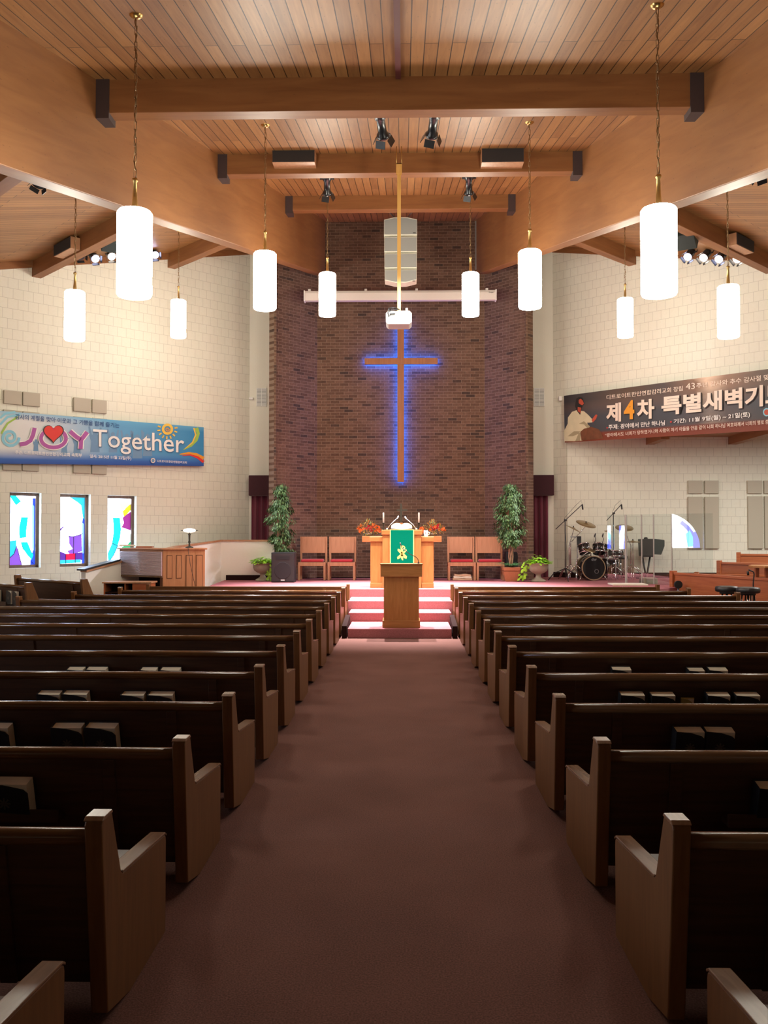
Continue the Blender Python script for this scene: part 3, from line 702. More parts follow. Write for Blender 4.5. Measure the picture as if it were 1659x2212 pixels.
# vents, curtains on the drywall beside the brick
for (x0, x1, nm) in ((554, 576, 'left'), (1153.5, 1176, 'right')):
    A, B = atY(x0, 838, 22.57), atY(x1, 878, 22.57); w_, h_ = B.x - A.x, A.z - B.z
    r = thing('air_vent', 'white louvred air vent high on the wall %s of the brick' % nm, 'vent', (A.x, 22.59, B.z), group='air vents beside the brick wall')
    MB().box(0, w_, -.03, 0, 0, h_).build('vent_frame', 'white', r, bevel=.005)
    m = MB()
    for k in range(14): z = .02 + (h_ - .04) * (k + .5) / 14; m.box(.015, w_ / 2 - .008, -.034, -.03, z - .007, z + .007).box(w_ / 2 + .008, w_ - .015, -.034, -.03, z - .007, z + .007)
    m.build('louvre', 'grey', r)
def curtain(x0, x1, y, z0, z1, n, amp=.04):
    m = MB(); cols = n * 8; vs = []
    for i in range(cols + 1):
        x = x0 + (x1 - x0) * i / cols; dy = amp * math.sin(2 * PI * i / 8) + .012 * math.sin(i * 1.7)
        vs += [(x, y + dy, z0), (x, y + dy, z1)]
    for i in range(cols + 1): x, yy, _ = vs[2 * i]; vs += [(x, yy + .015, z0), (x, yy + .015, z1)]
    k = 2 * (cols + 1)
    fs = [(2 * i, 2 * i + 2, 2 * i + 3, 2 * i + 1) for i in range(cols)] + [(k + 2 * i + 1, k + 2 * i + 3, k + 2 * i + 2, k + 2 * i) for i in range(cols)]
    fs += [(0, 1, k + 1, k), (2 * cols, k + 2 * cols, k + 2 * cols + 1, 2 * cols + 1)]
    return m.add(vs, fs, smooth=True)
for sg, nm in ((-1, 'left'), (1, 'right')):
    if sg < 0: xo = atY(538, 1030, 22.35).x; xi = -3.0; xc = atY(543, 1030, 22.45).x
    else: xo = atY(1196, 1030, 22.35).x; xi = 3.0; xc = atY(1184, 1030, 22.45).x
    zt = atY(565, 1027, 22.35).z; zv = atY(565, 1071, 22.35).z
    r = thing('curtain', 'dark wine velvet curtain with valance just %s of the brick wall' % nm, 'curtain', (0, 0, 0), group='velvet curtains beside the brick')
    a, b = sorted((xc, xi)); curtain(a, b, 22.48, STAGE, zv + .05, 5).build('drape', 'wine', r)
    a, b = sorted((xo, xi)); MB().box(a, b, 22.28, 22.58, zv, zt).build('valance', 'winedark', r, bevel=.015)
# little dark wall plates on the brick wings
for px, py, nm in ((643.5, 1153, 'left'), (1077.5, 1151, 'right')):
    p = atY(px, py, 21.6); o = MB().box(-.03, .03, -.02, .12, -.06, .06).build('wall_plate', 'black', bevel=.004)
    o.location = (p.x, 21.62 if nm == 'left' else 21.6, p.z); o.rotation_euler = (0, 0, math.radians(45 if nm == 'left' else -45)); tag(o, 'small dark outlet plate low on the %s brick wing' % nm, 'wall plate')
p = onL(543, 861, .08); o = MB().box(-.05, .05, -.05, .05, -.03, .03).build('motion_sensor', 'white', bevel=.01); o.location = p; tag(o, 'tiny white sensor in the corner of the left block wall', 'sensor')
p = onR(1210, 861, .06); o = MB().box(-.04, .04, -.04, .04, -.06, .06).build('wall_sensor', 'white', bevel=.01); o.location = p; tag(o, 'tiny white box on the wall beside the brown banner', 'sensor')

# ---------------------------------------------------------------- banners
def bil(q, u, v):
    """q = TL, TR, BR, BL in photo pixels; u from the left, v from the bottom"""
    t = [q[0][i] + (q[1][i] - q[0][i]) * u for i in (0, 1)]; b = [q[3][i] + (q[2][i] - q[3][i]) * u for i in (0, 1)]
    return (b[0] + (t[0] - b[0]) * v, b[1] + (t[1] - b[1]) * v)
def text_mesh(body, bold=0.0):
    c = bpy.data.curves.new('lettering', 'FONT'); c.body = body; c.size = 1; c.offset = bold; c.resolution_u = 3
    o = bpy.data.objects.new('tmp', c); C.objects.link(o)
    dg = bpy.context.evaluated_depsgraph_get(); me = bpy.data.meshes.new_from_object(o.evaluated_get(dg))
    vs = [v.co.copy() for v in me.vertices]; fs = [list(p.vertices) for p in me.polygons]
    bpy.data.objects.remove(o); bpy.data.curves.remove(c); bpy.data.meshes.remove(me)
    xs = [v.x for v in vs]; ys = [v.y for v in vs]; x0, x1, y0, y1 = min(xs), max(xs), min(ys), max(ys)
    return [((v.x - x0) / (x1 - x0), (v.y - y0) / (y1 - y0)) for v in vs], fs
class Print:
    """flat shapes printed on a banner, each colour a thin layer on its cloth"""
    def __init__(s, on, off, root): s.on = on; s.off = off; s.root = root; s.lay = 0
    def P(s, p, l): return s.on(p[0], p[1], s.off + .003 + .0015 * l) - s.root.location
    def text(s, body, q, mat, bold=0.0, name='lettering'):
        s.lay += 1; vs, fs = text_mesh(body, bold)
        m = MB().add([s.P(bil(q, u, v), s.lay) for u, v in vs], fs); return m.build(name, mat, s.root, rec=False)
    def poly(s, ptss, mat, name='print', lay=None):
        s.lay += 1; m = MB()
        for pts in ptss: m.add([s.P(p, s.lay) for p in pts], [list(range(len(pts)))])
        return m.build(name, mat, s.root, rec=False)
    def stroke(s, lines, wd, mat, name='print'):
        s.lay += 1; m = MB()
        for pts in lines:
            L = []; Rr = []
            for k, p in enumerate(pts):
                a = pts[max(0, k - 1)]; b = pts[min(len(pts) - 1, k + 1)]; d = math.hypot(b[0] - a[0], b[1] - a[1]) or 1
                nx, ny = -(b[1] - a[1]) / d, (b[0] - a[0]) / d; w = (wd[k] if isinstance(wd, list) else wd) / 2
                L.append((p[0] + nx * w, p[1] + ny * w)); Rr.append((p[0] - nx * w, p[1] - ny * w))
            n = len(pts); m.add([s.P(p, s.lay) for p in L + Rr], [(i, i + 1, n + i + 1, n + i) for i in range(n - 1)])
        return m.build(name, mat, s.root, rec=False)
def banner(on, off, q, mat, label):
    c = on(*bil(q, .5, .5), off); root = thing('banner', label, 'banner', c)
    nu, nv = 24, 6; vs = []; uv = []
    for k in (0, 1):
        for j in range(nv + 1):
            for i in range(nu + 1):
                u, v = i / nu, j / nv; vs.append(on(*bil(q, u, v), off - .006 * k) - c); uv.append((u, v))
    st = nu + 1; K = st * (nv + 1)
    fs = [(j * st + i, j * st + i + 1, (j + 1) * st + i + 1, (j + 1) * st + i) for j in range(nv) for i in range(nu)]
    fs += [tuple(K + x for x in f[::-1]) for f in fs]
    MB().add(vs, fs).build('cloth', mat, root, uv=uv, rec=False)
    return root
def L8(x, y): return (x / 3.607, y / 3.607 + 870)
def ell(cx, cy, rx, ry, n=28, a0=0, a1=2 * PI, rot=0): return [(cx + rx * math.cos(a0 + (a1 - a0) * i / n), cy + ry * math.sin(a0 + (a1 - a0) * i / n)) for i in range(n + 1)]
QL = [(-40, 884), (440, 923), (440, 1007), (-40, 1001)]
bl = banner(onL, .14, QL, 'bannerL', 'long blue printed banner on the left block wall above the stained glass windows')
pr = Print(onL, .14, bl)
sil = []
for (x, y, s_) in ((600, 330, 1), (740, 300, 1.3), (880, 310, 1.2), (990, 330, 1.3), (1070, 340, 1.4), (1150, 330, 1.3), (500, 350, .9), (280, 340, .7)):
    b0 = [(-28, 90), (-22, 20), (-34, -20), (-40, -80), (-30, -82), (-18, -25), (-12, -30), (-14, -48), (0, -60), (13, -48), (12, -30), (18, -25), (30, -75), (40, -72), (34, -15), (24, 20), (28, 90)]
    sil.append([L8(x + a * s_, y + b * s_ * .9 - 20) for a, b in b0])
pr.poly(sil, 'txtsil', 'crowd_print')
pr.stroke([[L8(1530, 195), L8(1545, 240), L8(1530, 290), L8(1490, 335), L8(1430, 365)]], [8, 7, 6, 4, 2], 'txtgreen', 'green_swoosh')
pr.stroke([[L8(1510, 195), L8(1525, 250), L8(1500, 310), L8(1440, 358)]], [3, 3, 3, 1], 'txtyellow', 'yellow_swoosh')
pr.stroke([[L8(1400, 402), L8(1470, 392), L8(1530, 405), L8(1586, 435)]], [2, 5, 7, 8], 'txtorange', 'orange_swoosh')
pr.stroke([[L8(1420, 412), L8(1480, 405), L8(1540, 425), L8(1586, 462)]], [1, 3, 5, 6], 'txtred', 'red_swoosh')
pr.stroke([[(78 / 3.6 + 20 * math.cos(t) * (1 - t / 14), 945 + 20 * math.sin(t) * (1 - t / 14)) for t in [k * .4 for k in range(30)]]], 6, 'txtcyan', 'curl_print')
pr.stroke([[L8(0, 170), L8(60, 110), L8(160, 90)], [L8(0, 120), L8(40, 85), L8(120, 72)]], 5, 'txtcyan', 'curl_print')
pr.stroke([[L8(10, 240), L8(60, 160), L8(140, 110)]], 4, 'txtgreen', 'curl_print')
pr.stroke([ell(361.8, 927, 9.5, 9.5, 30)], 5.5, 'txtyellow', 'sun_print')
pr.stroke([[(361.8 + 5 * math.cos(t) * (1 - t / 9), 927 + 5 * math.sin(t) * (1 - t / 9)) for t in [k * .4 for k in range(20)]]], 1.8, 'txtorange', 'sun_print')
pr.stroke([[(361.8 + 15.5 * math.cos(a), 927 + 15.5 * math.sin(a)), (361.8 + 22 * math.cos(a), 927 + 22 * math.sin(a))] for a in [(-.15 + k * .45) for k in range(9)]], 3, 'txtyellow', 'sun_print')
pr.text('감사의 계절을 맞아 이웃과 그 기쁨을 함께 즐기는', [(33, 893.6), (258, 914), (258, 924.5), (33, 905.5)], 'txtnavy', .01)
for off, mt in (((1.2, 1.6), 'txtshadow'), ((0, 0), 'txtwhite')):
    dx, dy = off; pr.text('Together', [(201 + dx, 927 + dy), (398 + dx, 939 + dy), (398 + dx, 991 + dy), (201 + dx, 975.5 + dy)], mt, .006, 'word_together')
Jp = [[L8(270, 195), L8(258, 250), L8(238, 295), L8(200, 318), L8(155, 325)]]
Yp = [[L8(545, 222), L8(590, 262), L8(632, 290)], [L8(680, 228), L8(632, 290), L8(628, 360)]]
for wd, mt in ((13, 'txtwhite'), (9, 'txtpurple')):
    pr.stroke(Jp, wd, mt, 'letter_j'); pr.stroke([ell(*L8(417, 278), 27, 19.5, 36)], wd - 1, mt, 'letter_o'); pr.stroke(Yp, wd, mt, 'letter_y')
def heart(cx, cy, s_): return [(cx + s_ * 16 * math.sin(t) ** 3, cy - s_ * (13 * math.cos(t) - 5 * math.cos(2 * t) - 2 * math.cos(3 * t) - math.cos(4 * t))) for t in [2 * PI * k / 40 for k in range(40)]]
pr.poly([heart(*L8(417, 235), 1.40)], 'txtdark', 'heart'); pr.poly([heart(*L8(417, 234), 1.27)], 'txtred', 'heart')
pr.text('주관: 디트로이트한인연합감리교회 속회부', [(33, 972.5), (177, 979.5), (177, 988), (33, 980.5)], 'txtwhite', .015)
pr.text('일시: 2015년 11월 22일(주)', [(194, 981.5), (283.5, 986), (283.5, 995), (194, 990)], 'txtwhite', .015)
pr.poly([ell(330.5, 994.8, 5, 5.5, 20)[:-1]], 'txtcream', 'round_emblem'); pr.poly([ell(330.5, 994.8, 3.4, 3.8, 20)[:-1]], 'txtsil', 'round_emblem')
pr.text('디트로이트한인연합감리교회', [(339.6, 993), (403.5, 996.6), (403.5, 1001.6), (339.6, 998.6)], 'txtwhite', .01)

def R7(x, y): return (x / 3.695 + 1210, y / 3.695 + 780)
QR = [(1218, 855), (1740, 786.5), (1740, 924.5), (1220, 956)]
brr = banner(onR, .16, QR, 'bannerR', 'long dark brown printed banner on the right block wall above the drum kit')
pr = Print(onR, .16, brr)
pr.poly([[R7(35, 640), R7(30, 560), R7(60, 500), R7(62, 450), R7(95, 405), R7(130, 392), R7(190, 400), R7(225, 430), R7(262, 470), R7(255, 490), R7(215, 492), R7(235, 540), R7(180, 600), R7(180, 634), R7(110, 640)]], 'robe', 'robed_figure')
pr.poly([[R7(60, 600), R7(110, 560), R7(160, 560), R7(150, 580), R7(100, 600)], [R7(120, 640), R7(150, 570), R7(165, 575), R7(160, 636)], [R7(190, 480), R7(150, 500), R7(190, 505), R7(225, 545), R7(238, 520)]], 'robeshade', 'robe_fold')
pr.poly([[R7(128, 300), R7(150, 285), R7(178, 292), R7(185, 315), R7(192, 345), R7(180, 358), R7(170, 385), R7(160, 430), R7(135, 400), R7(118, 360)]], 'txtdark', 'hair')
pr.poly([[R7(148, 310), R7(165, 300), R7(180, 315), R7(190, 340), R7(176, 352), R7(160, 345), R7(148, 335)], [R7(140, 365), R7(168, 372), R7(162, 415), R7(140, 400)], [R7(250, 470), R7(285, 425), R7(298, 430), R7(288, 460), R7(262, 490)]], 'skin', 'face_and_hand')
pr.poly([[R7(160, 565), R7(190, 540), R7(250, 525), R7(310, 545), R7(330, 580), R7(345, 618), R7(170, 634)]], plain('print_rocks', (.17, .06, .025), .7, noise=.4, nscale=8), 'rock_print')
def line(body, x0, x1, t0, b0, t1, b1, mat, bold=.0, nm='lettering', shadow=None):
    q = [R7(x0, t0), R7(x1, t1), R7(x1, b1), R7(x0, b0)]
    if shadow: pr.text(body, [(a + 1, b + 1.2) for a, b in q], shadow, bold + .02, nm)
    return pr.text(body, q, mat, bold, nm)
line('디트로이트한인연합감리교회 창립', 370, 978, 272, 308, 197, 238, 'txtcream', .008)
line('43', 1003, 1075, 178, 228, 172, 222, 'txtcream', .0)
line('주년 감사와 추수 감사절 맞', 1087, 1668, 176, 216, 104, 150, 'txtcream', .01)
line('제', 367, 486, 338, 490, 330, 482, 'txtcream', .035, shadow='txtdark')
line('4', 508, 592, 315, 468, 310, 463, 'txtorange', .03, shadow='txtdark')
line('차', 612, 752, 308, 466, 300, 458, 'txtcream', .035, shadow='txtdark')
line('특별새벽기도회', 808, 1950, 285, 435, 150, 330, 'txtcream', .035, shadow='txtdark')
line('주제: 광야에서 만난 하나님', 385, 836, 508, 548, 472, 512, 'txtwhite', .02)
line('기간: 11월 9일(월) ~ 21일(토)', 905, 1515, 464, 505, 402, 452, 'txtwhite', .02)
pr.poly([[R7(370, 528), R7(380, 527), R7(380, 537), R7(370, 538)], [R7(878, 480), R7(890, 479), R7(890, 491), R7(878, 492)]], 'txtred', 'bullet_print')
line('“광야에서도 너희가 당하였거니와 사람이 자기 아들을 안음 같이 너희 하나님 여호와께서 너희의 행로 중에', 358, 1690, 577, 608, 464, 500, 'txtcream', .008)
pr.poly([ell(*R7(1648, 408), 8, 9, 24)[:-1]], 'txtcyan', 'round_emblem'); pr.poly([ell(*R7(1648, 408), 5.5, 6.2, 24)[:-1]], 'skin', 'round_emblem')

# ---------------------------------------------------------------- hanging lamps
def pendant(px, ptop, pbot, Y, middle, label, first=None):
    top, bot = atY(px, ptop, Y), atY(px, pbot, Y)
    zc = zceil(Y) if middle else zside(top.x, Y)
    r = thing('pendant_lamp', label, 'lamp', (bot.x, Y, bot.z), group='cylinder pendant lamps')
    h, rad = .78, .158
    MB().lathe([(rad * .93, 0), (rad, .02), (rad, h - .02), (rad * .9, h)], n=32).build('lamp_shade', 'lampwhite', r)
    MB().lathe([(.035, h), (.03, h + .02), (.022, h + .12), (.016, h + .27), (.026, h + .28), (.026, h + .30), (.01, h + .31)], n=14).build('lamp_stem', 'brass', r)
    L = zc - bot.z
    m = MB()
    n = int((L - h - .31 - .05) / .07); z = h + .31; ph = 0
    for k in range(n):
        zz = z + k * (L - z - .04) / n; dz = (L - z - .04) / n
        a = (k % 2) * PI / 2; dx, dy = math.cos(a) * .011, math.sin(a) * .011
        m.tube([(dx, dy, zz), (dx, dy, zz + dz * 1.1), (-dx, -dy, zz + dz * 1.1), (-dx, -dy, zz), (dx, dy, zz)], .0035, n=4)
    cord = [(.012 * math.sin(k * 1.1), .012 * math.cos(k * 1.1), z + (L - z) * k / 40) for k in range(41)]
    m.tube(cord, .004, n=5)
    m.build('chain', 'chain', r)
    MB().lathe([(.012, L - .04), (.03, L - .035), (.06, L - .01), (.062, L + .03)], n=20).build('ceiling_cup', 'brass', r)
    MB().box(rad - .004, rad + .003, -.012, .012, .10, .18).build('shade_clip', 'steel', r)
    return r
PEND = [(290, 453, 640, 7.98, 1, 'nearest and largest glowing pendant on the left of the aisle'), (1424, 445, 638, 7.90, 1, 'nearest and largest glowing pendant on the right of the aisle'),
        (572, 548, 668, 12.1, 1, 'second glowing pendant of the left inner row'), (1145, 543, 665, 12.1, 1, 'second glowing pendant of the right inner row'),
        (707, 592, 682, 16.2, 1, 'farthest glowing pendant left of the brick wall centre'), (1016.5, 592, 682, 16.2, 1, 'farthest glowing pendant right of the brick wall centre'),
        (161, 628, 735, 13.9, 0, 'glowing pendant over the left side pews, nearer of two'), (385, 648, 729, 18.4, 0, 'glowing pendant over the left side pews, farther of two'),
        (1574, 618, 729, 13.4, 0, 'glowing pendant at far right, nearer of two'), (1351, 644, 728, 18.0, 0, 'glowing pendant at far right, farther of two')]
for p in PEND: pendant(*p)

# ---------------------------------------------------------------- pews
def pew_end(m, x0, x1, k=0):
    return m.prism([(0, .053), (-.08, .735), (-.07, .752), (-.05, .757), (.02, .757), (.035, .745), (.14, .50), (.155, .488), (.73, .432), (.755, .42), (.76, .40), (.76, .0), (.25, 0)], 'X', x0, x1)
def pew(side, L, label, group, loc, rz=0, rack=True, name='church_pew', mats=('pewend', 'pew', 'rail', 'armcap')):
    r = thing(name, label, 'pew', loc, rz, group)
    sg = side
    def X(a, b): return tuple(sorted((sg * a, sg * b)))
    for a, b in ((0, .062), (L - .062, L)):
        x0, x1 = X(a, b)
        pew_end(MB(), x0, x1).build('end_panel', mats[0], r, bevel=.006)
        m = MB()
        m.prism([(.138, .502), (.155, .486), (.735, .431), (.758, .418), (.759, .428), (.737, .4405), (.158, .4965)], 'X', x0 - .003, x1 + .003)
        m.prism([(-.080, .752), (-.06, .763), (.02, .763), (.034, .753), (.03, .748), (-.075, .748)], 'X', x0 - .003, x1 + .003)
        m.build('arm_cap', mats[3], r, bevel=.003)
    x0, x1 = X(.062, L - .062)
    MB().prism([(-.055, .672), (-.042, .655), (.0, .650), (.012, .665), (.008, .695), (-.008, .708), (-.035, .708), (-.052, .695)], 'X', x0, x1, smooth=True).build('top_rail', mats[2], r)
    MB().prism([(-.04, .66), (.07, .127), (.095, .127), (-.01, .66)], 'X', x0, x1).build('backrest', mats[1], r)
    MB().prism([(.07, .375), (.07, .40), (.10, .42), (.55, .43), (.58, .415), (.58, .385), (.55, .375)], 'X', x0, x1).build('seat', mats[1], r, bevel=.004)
    n = max(1, int(L / 1.9))
    for k in range(n + 1):
        xx = .35 + k * (L - .7) / n
        a, b = X(xx, xx + .06)
        MB().prism([(-.05, .655), (.055, .127), (.085, .127), (-.01, .655)], 'X', a, b).build('stile', mats[1], r, bevel=.002)
    for k in range(1, n):
        xx = .35 + k * (L - .7) / n
        a, b = X(xx + .01, xx + .045)
        MB().prism([(.09, 0), (.09, .375), (.56, .375), (.56, .25), (.48, 0)], 'X', a, b).build('support', mats[1], r)
    if rack:
        a, b = X(.6, L - .5)
        MB().prism([(.0, .375), (-.10, .37), (-.10, .43), (-.088, .43), (-.088, .385), (.0, .39)], 'X', a, b).build('book_rack', mats[1], r)
    return r
ORD = ['first', 'second', 'third', 'fourth', 'fifth', 'sixth', 'seventh', 'eighth', 'ninth', 'tenth', 'eleventh', 'twelfth', 'thirteenth']
XL, XR = -.982, .979
pews = {}
for side, nm, X0, outs in ((-1, 'left', XL, {9: 4.93, 10: 4.51, 11: 4.10}), (1, 'right', XR, {9: 5.04, 10: 4.62, 11: 4.19})):
    proto = None
    for k in range(-1, 12):
        Y = 3.14 + 1.163 * k
        lab = 'dark brown wooden pew %s of the aisle, %s row from the viewer' % (nm, ORD[k + 1])
        if k == -1: lab = 'nearest wooden pew %s of the aisle, only its arm showing at the bottom edge' % nm
        if k == 11: lab = 'frontmost wooden pew %s of the aisle, right behind the front screen' % nm
        L = outs.get(k, 5.4)
        if k <= 8 and proto: pews[side, k] = dup(proto, (X0, Y, 0), label=lab)
        else:
            pews[side, k] = pew(side, L, lab, 'rows of pews on both sides of the aisle', (X0, Y, 0), rack=(k < 10))
            if k < 9 and not proto: proto = pews[side, k]
    # the front screen before the first row
    L = 3.9 if side < 0 else 3.95
    r = thing('pew_front_screen', 'low reddish wooden screen in front of the first pews, %s of the steps' % nm, 'pew screen', (X0 + side * -.02, 16.86, 0), 0, 'pew front screens')
    def X(a, b): return tuple(sorted((side * a, side * b)))
    for a, b in ((0, .062), (L - .062, L)):
        x0, x1 = X(a, b); MB().box(x0, x1, 0, .12, 0, .76).build('post', 'pewend', r, bevel=.006)
    x0, x1 = X(.062, L - .062)
    MB().box(x0, x1, .03, .06, .1, .70).build('panel', 'pewend', r)
    MB().box(x0, x1, .02, .07, .68, .715).build('top_rail', 'rail', r, bevel=.004)
    for k in range(3):
        a, b = X(.45 + k * (L - 1) / 2, .51 + k * (L - 1) / 2); MB().box(a, b, .012, .03, .1, .68).build('stile', 'pewend', r)

# side pews near the windows, turned towards the chancel
struct(MB().prism([(-10.6, 15.0), (-5.95, 14.45), (-5.35, 15.9), (-7.7, 18.7)], 'Z', 0, .2).build('floor_side_platform', 'carpet'))
p1 = atZ(186, 1256, .92)
pew(-1, 2.35, 'angled side pew under the stained glass windows, the farther one', 'angled side pews', (p1.x, p1.y, .2), math.atan2(-1.55, 1.9), rack=False)
p1 = atZ(66, 1264, .92)
pew(-1, 2.0, 'angled side pew at the left edge with books in its rack', 'angled side pews', (p1.x, p1.y, .2), math.atan2(-1.55, 1.9), rack=True)

# ---------------------------------------------------------------- books in the racks
def book(name, loc, w, h, t, rz, lean, label, cover='bookblack', group='bibles in the pew racks', openf=0.0):
    r = thing(name, label, 'book', loc, rz, group); r.rotation_euler = (lean, 0, rz)
    m = MB().prism([(-w / 2, 0), (w / 2, 0), (w / 2, h - .05), (w / 2 - .02, h - .03), (0, h - .008), (-w / 2, h)], 'Y', -t / 2, -t / 2 + .006).box(-w / 2, w / 2, t / 2 - .006, t / 2, 0, h - (openf * .6)).box(-w / 2, -w / 2 + .006, -t / 2, t / 2, 0, h - .002)
    m.build('cover', cover, r, bevel=.002)
    m = MB(); a = openf
    m.prism([(-w / 2 + .007, h - .006), (w / 2 - .004, h - .006 - a * .0), (w / 2 - .004, .004), (-w / 2 + .007, .004)], 'Y', -t / 2 + .007, t / 2 - .007)
    m.build('pages', 'paper', r)
    if cover == 'bookblack':
        m = MB()
        for a0 in range(4):
            an = a0 * PI / 4; m.box(-.03, .03, -t / 2 - .0015, -t / 2, -.004, .004, mat=Matrix.Translation((0, 0, h * .45)) @ Matrix.Rotation(an, 4, 'Y'))
        m.build('gilt_stamp', 'bookgold', r)
    return r
def rackbooks(side, k, spans, nm):
    Y = 3.14 + 1.163 * k - .05
    for i, sp in enumerate(spans):
        x0, x1, ptop = sp[:3]; kind = sp[3] if len(sp) > 3 else 'b'
        A, B = atY(x0, ptop, Y), atY(x1, ptop, Y)
        w = B.x - A.x - .004; h = max(.12, (A.z - .392) * 1.02)
        lab = {'b': 'black bible, %s from the left, in the rack of %s', 'y': 'small yellow booklet, %s from the left, in the rack of %s', 'o': 'half open black book, %s from the left, rack of %s'}[kind] % (ORD[i], nm)
        book('bible' if kind != 'y' else 'booklet', ((A.x + B.x) / 2, Y - .0, .392), w, h, .085 if kind != 'y' else .02, random.uniform(-.05, .05), .26, lab, 'bookblack' if kind != 'y' else 'booktan', openf=.05 if kind == 'o' else 0)
rackbooks(-1, 1, [(-30, 76, 1676, 'o')], 'the third left pew')
rackbooks(-1, 2, [(-36, 33, 1560), (120, 187, 1560), (192, 261, 1560)], 'the fourth left pew')
rackbooks(-1, 3, [(88, 138, 1491), (142, 197, 1491), (267, 319, 1493), (324, 380, 1493)], 'the fifth left pew')
rackbooks(-1, 4, [(150, 188, 1440), (191, 236, 1440), (307, 344, 1441), (350, 394, 1441)], 'the sixth left pew')
rackbooks(1, 1, [(1624, 1700, 1686)], 'the third right pew')
rackbooks(1, 2, [(1450, 1514, 1569), (1516, 1580, 1569), (1655, 1715, 1592)], 'the fourth right pew')
rackbooks(1, 3, [(1334, 1388, 1493), (1399, 1453, 1494), (1467, 1497, 1505, 'y'), (1520, 1571, 1494), (1579, 1634, 1494)], 'the fifth right pew')
rackbooks(1, 4, [(1318, 1361, 1440), (1480, 1517, 1442), (1525, 1567, 1441)], 'the sixth right pew')
p1 = atZ(66, 1264, .92); u = Vector((-1.9, 1.55, 0)).normalized(); nb = Vector((-u.y, u.x, 0)); nb = nb if nb.y < 0 else -nb
for i, s_ in enumerate((.35, .55, .95)):
    q = Vector((p1.x, p1.y, 0)) + u * s_ + nb * .06
    book('hymnal', (q.x, q.y, .595), .15, .22, .05, math.atan2(-1.55, 1.9) + .1 * (i - 1), 0, 'worn black hymnal in the rack of the angled side pew, %s from the right' % ORD[i], group='hymnals of the angled side pew')

# ---------------------------------------------------------------- wood steps' lectern, pulpit, altar
def px_box(m, x0, x1, y0, y1, Y, dep, mi=0, z_min=None):
    """box whose front face at depth Y covers the pixel rectangle"""
    A, B = atY(x0, y0, Y), atY(x1, y1, Y); m.box(A.x, B.x, Y, Y + dep, B.z if z_min is None else z_min, A.z, mi); return A, B
r = thing('lectern', 'small brown oak lectern standing in the middle of the lowest step', 'lectern', (0, 0, 0))
YL = 14.82
m = MB(); px_box(m, 829, 905, 1244, 1343, YL + .03, .42); m.build('body', 'lectern', r, bevel=.006)
m = MB(); px_box(m, 826, 907.5, 1340.5, 1356, YL, .50, z_min=.154); m.build('plinth', 'lecternX', r, bevel=.006)
m = MB(); A, B = px_box(m, 822, 912, 1219, 1246, YL - .03, .56); m.build('desk_box', 'lecternX', r, bevel=.006)
MB().prism([(YL - .05, A.z - .01), (YL - .05, A.z + .012), (YL + .57, A.z - .0), (YL + .57, A.z - .02)], 'X', A.x - .01, B.x + .01).build('desk_top', 'oakX', r, bevel=.003)
ltop = A.z
r = thing('gooseneck_microphone', 'thin gooseneck microphone on the brown lectern', 'microphone', (0, 0, 0))
g = [atY(904, 1218, YL + .1), atY(903, 1208, YL + .1), atY(898, 1203, YL + .1), atY(884, 1196, YL + .1), atY(869, 1184, YL + .1)]
MB().tube(g, .006).cyl(g[0] - Vector((0, 0, .01)), g[0] + Vector((0, 0, .03)), .016).build('gooseneck', 'black', r)
MB().cyl(atY(866.5, 1179, YL + .1), atY(864, 1172, YL + .1), .008, .010).build('microphone_head', 'steel', r)
MB().tube([atY(869, 1184, YL + .1), atY(866.5, 1179, YL + .1)], .006).build('neck_end', 'black', r)

YP = 18.12
r = thing('pulpit', 'wide golden oak pulpit with raised middle behind the steps', 'pulpit', (0, 0, 0))
for (x0, x1, nmx) in ((800.5, 827, 'l'), (909, 936, 'r')):
    m = MB(); px_box(m, x0, x1, 1170, 1260, YP + .05, .6, z_min=STAGE); m.build('side_wing', 'oak', r, bevel=.006)
for (x0, x1) in ((798, 827), (909, 937.5)):
    m = MB(); px_box(m, x0, x1, 1159.5, 1170, YP, .68); m.build('ledge', 'oakX', r, bevel=.006)
    m = MB(); px_box(m, x0 + 1.5, x1 - .5, 1259.5, 1270, YP - .02, .7, z_min=STAGE); m.build('plinth', 'oakX', r, bevel=.006)
m = MB(); px_box(m, 826, 910, 1154, 1270, YP - .06, .7, z_min=STAGE); m.build('middle_tower', 'oak', r, bevel=.006)
m = MB(); A, B = px_box(m, 824, 912.5, 1144.8, 1155, YP - .10, .78); m.build('tower_top', 'oakX', r, bevel=.006)
ptop = A.z
YC = YP - .125
r = thing('parament', 'bright green cloth with yellow cross emblem hanging over the pulpit', 'cloth', (0, 0, 0))
A, B = atY(842, 1144.5, YC), atY(894.5, 1217, YC)
MB().box(A.x, B.x, YC, YC + .008, B.z, A.z).box(A.x, B.x, YC, YC + .5, A.z, A.z + .008).build('border', 'gold', r)
MB().box(A.x + .02, B.x - .02, YC - .004, YC, B.z + .0, A.z - .006).build('cloth', 'green', r)
m = MB(); E5 = lambda x, y: atY(740 + x / 6.38, 1060 + y / 6.38, YC - .007)
def flat(m, pts): m.add(pts, [list(range(len(pts)))])
for pts in ([(800, 762), (832, 757), (835, 960), (820, 957), (806, 930)], [(760, 800), (785, 805), (888, 905), (880, 940), (850, 930), (758, 825)], [(878, 803), (885, 825), (785, 935), (757, 945), (752, 915), (850, 830)]):
    flat(m, [E5(*p) for p in pts])
m.build('chi_rho_emblem', 'yellow', r)
m = MB(); pts = [E5(*p) for p in ((832, 757), (852, 762), (864, 782), (860, 806), (838, 818), (832, 800), (846, 795), (850, 783), (844, 774), (832, 772))]; flat(m, pts); m.build('emblem_loop', 'yellow', r)
r = thing('open_bible', 'large white open bible lying on top of the pulpit', 'book', (0, 0, 0))
c = atY(867.5, 1144, YP + .1)
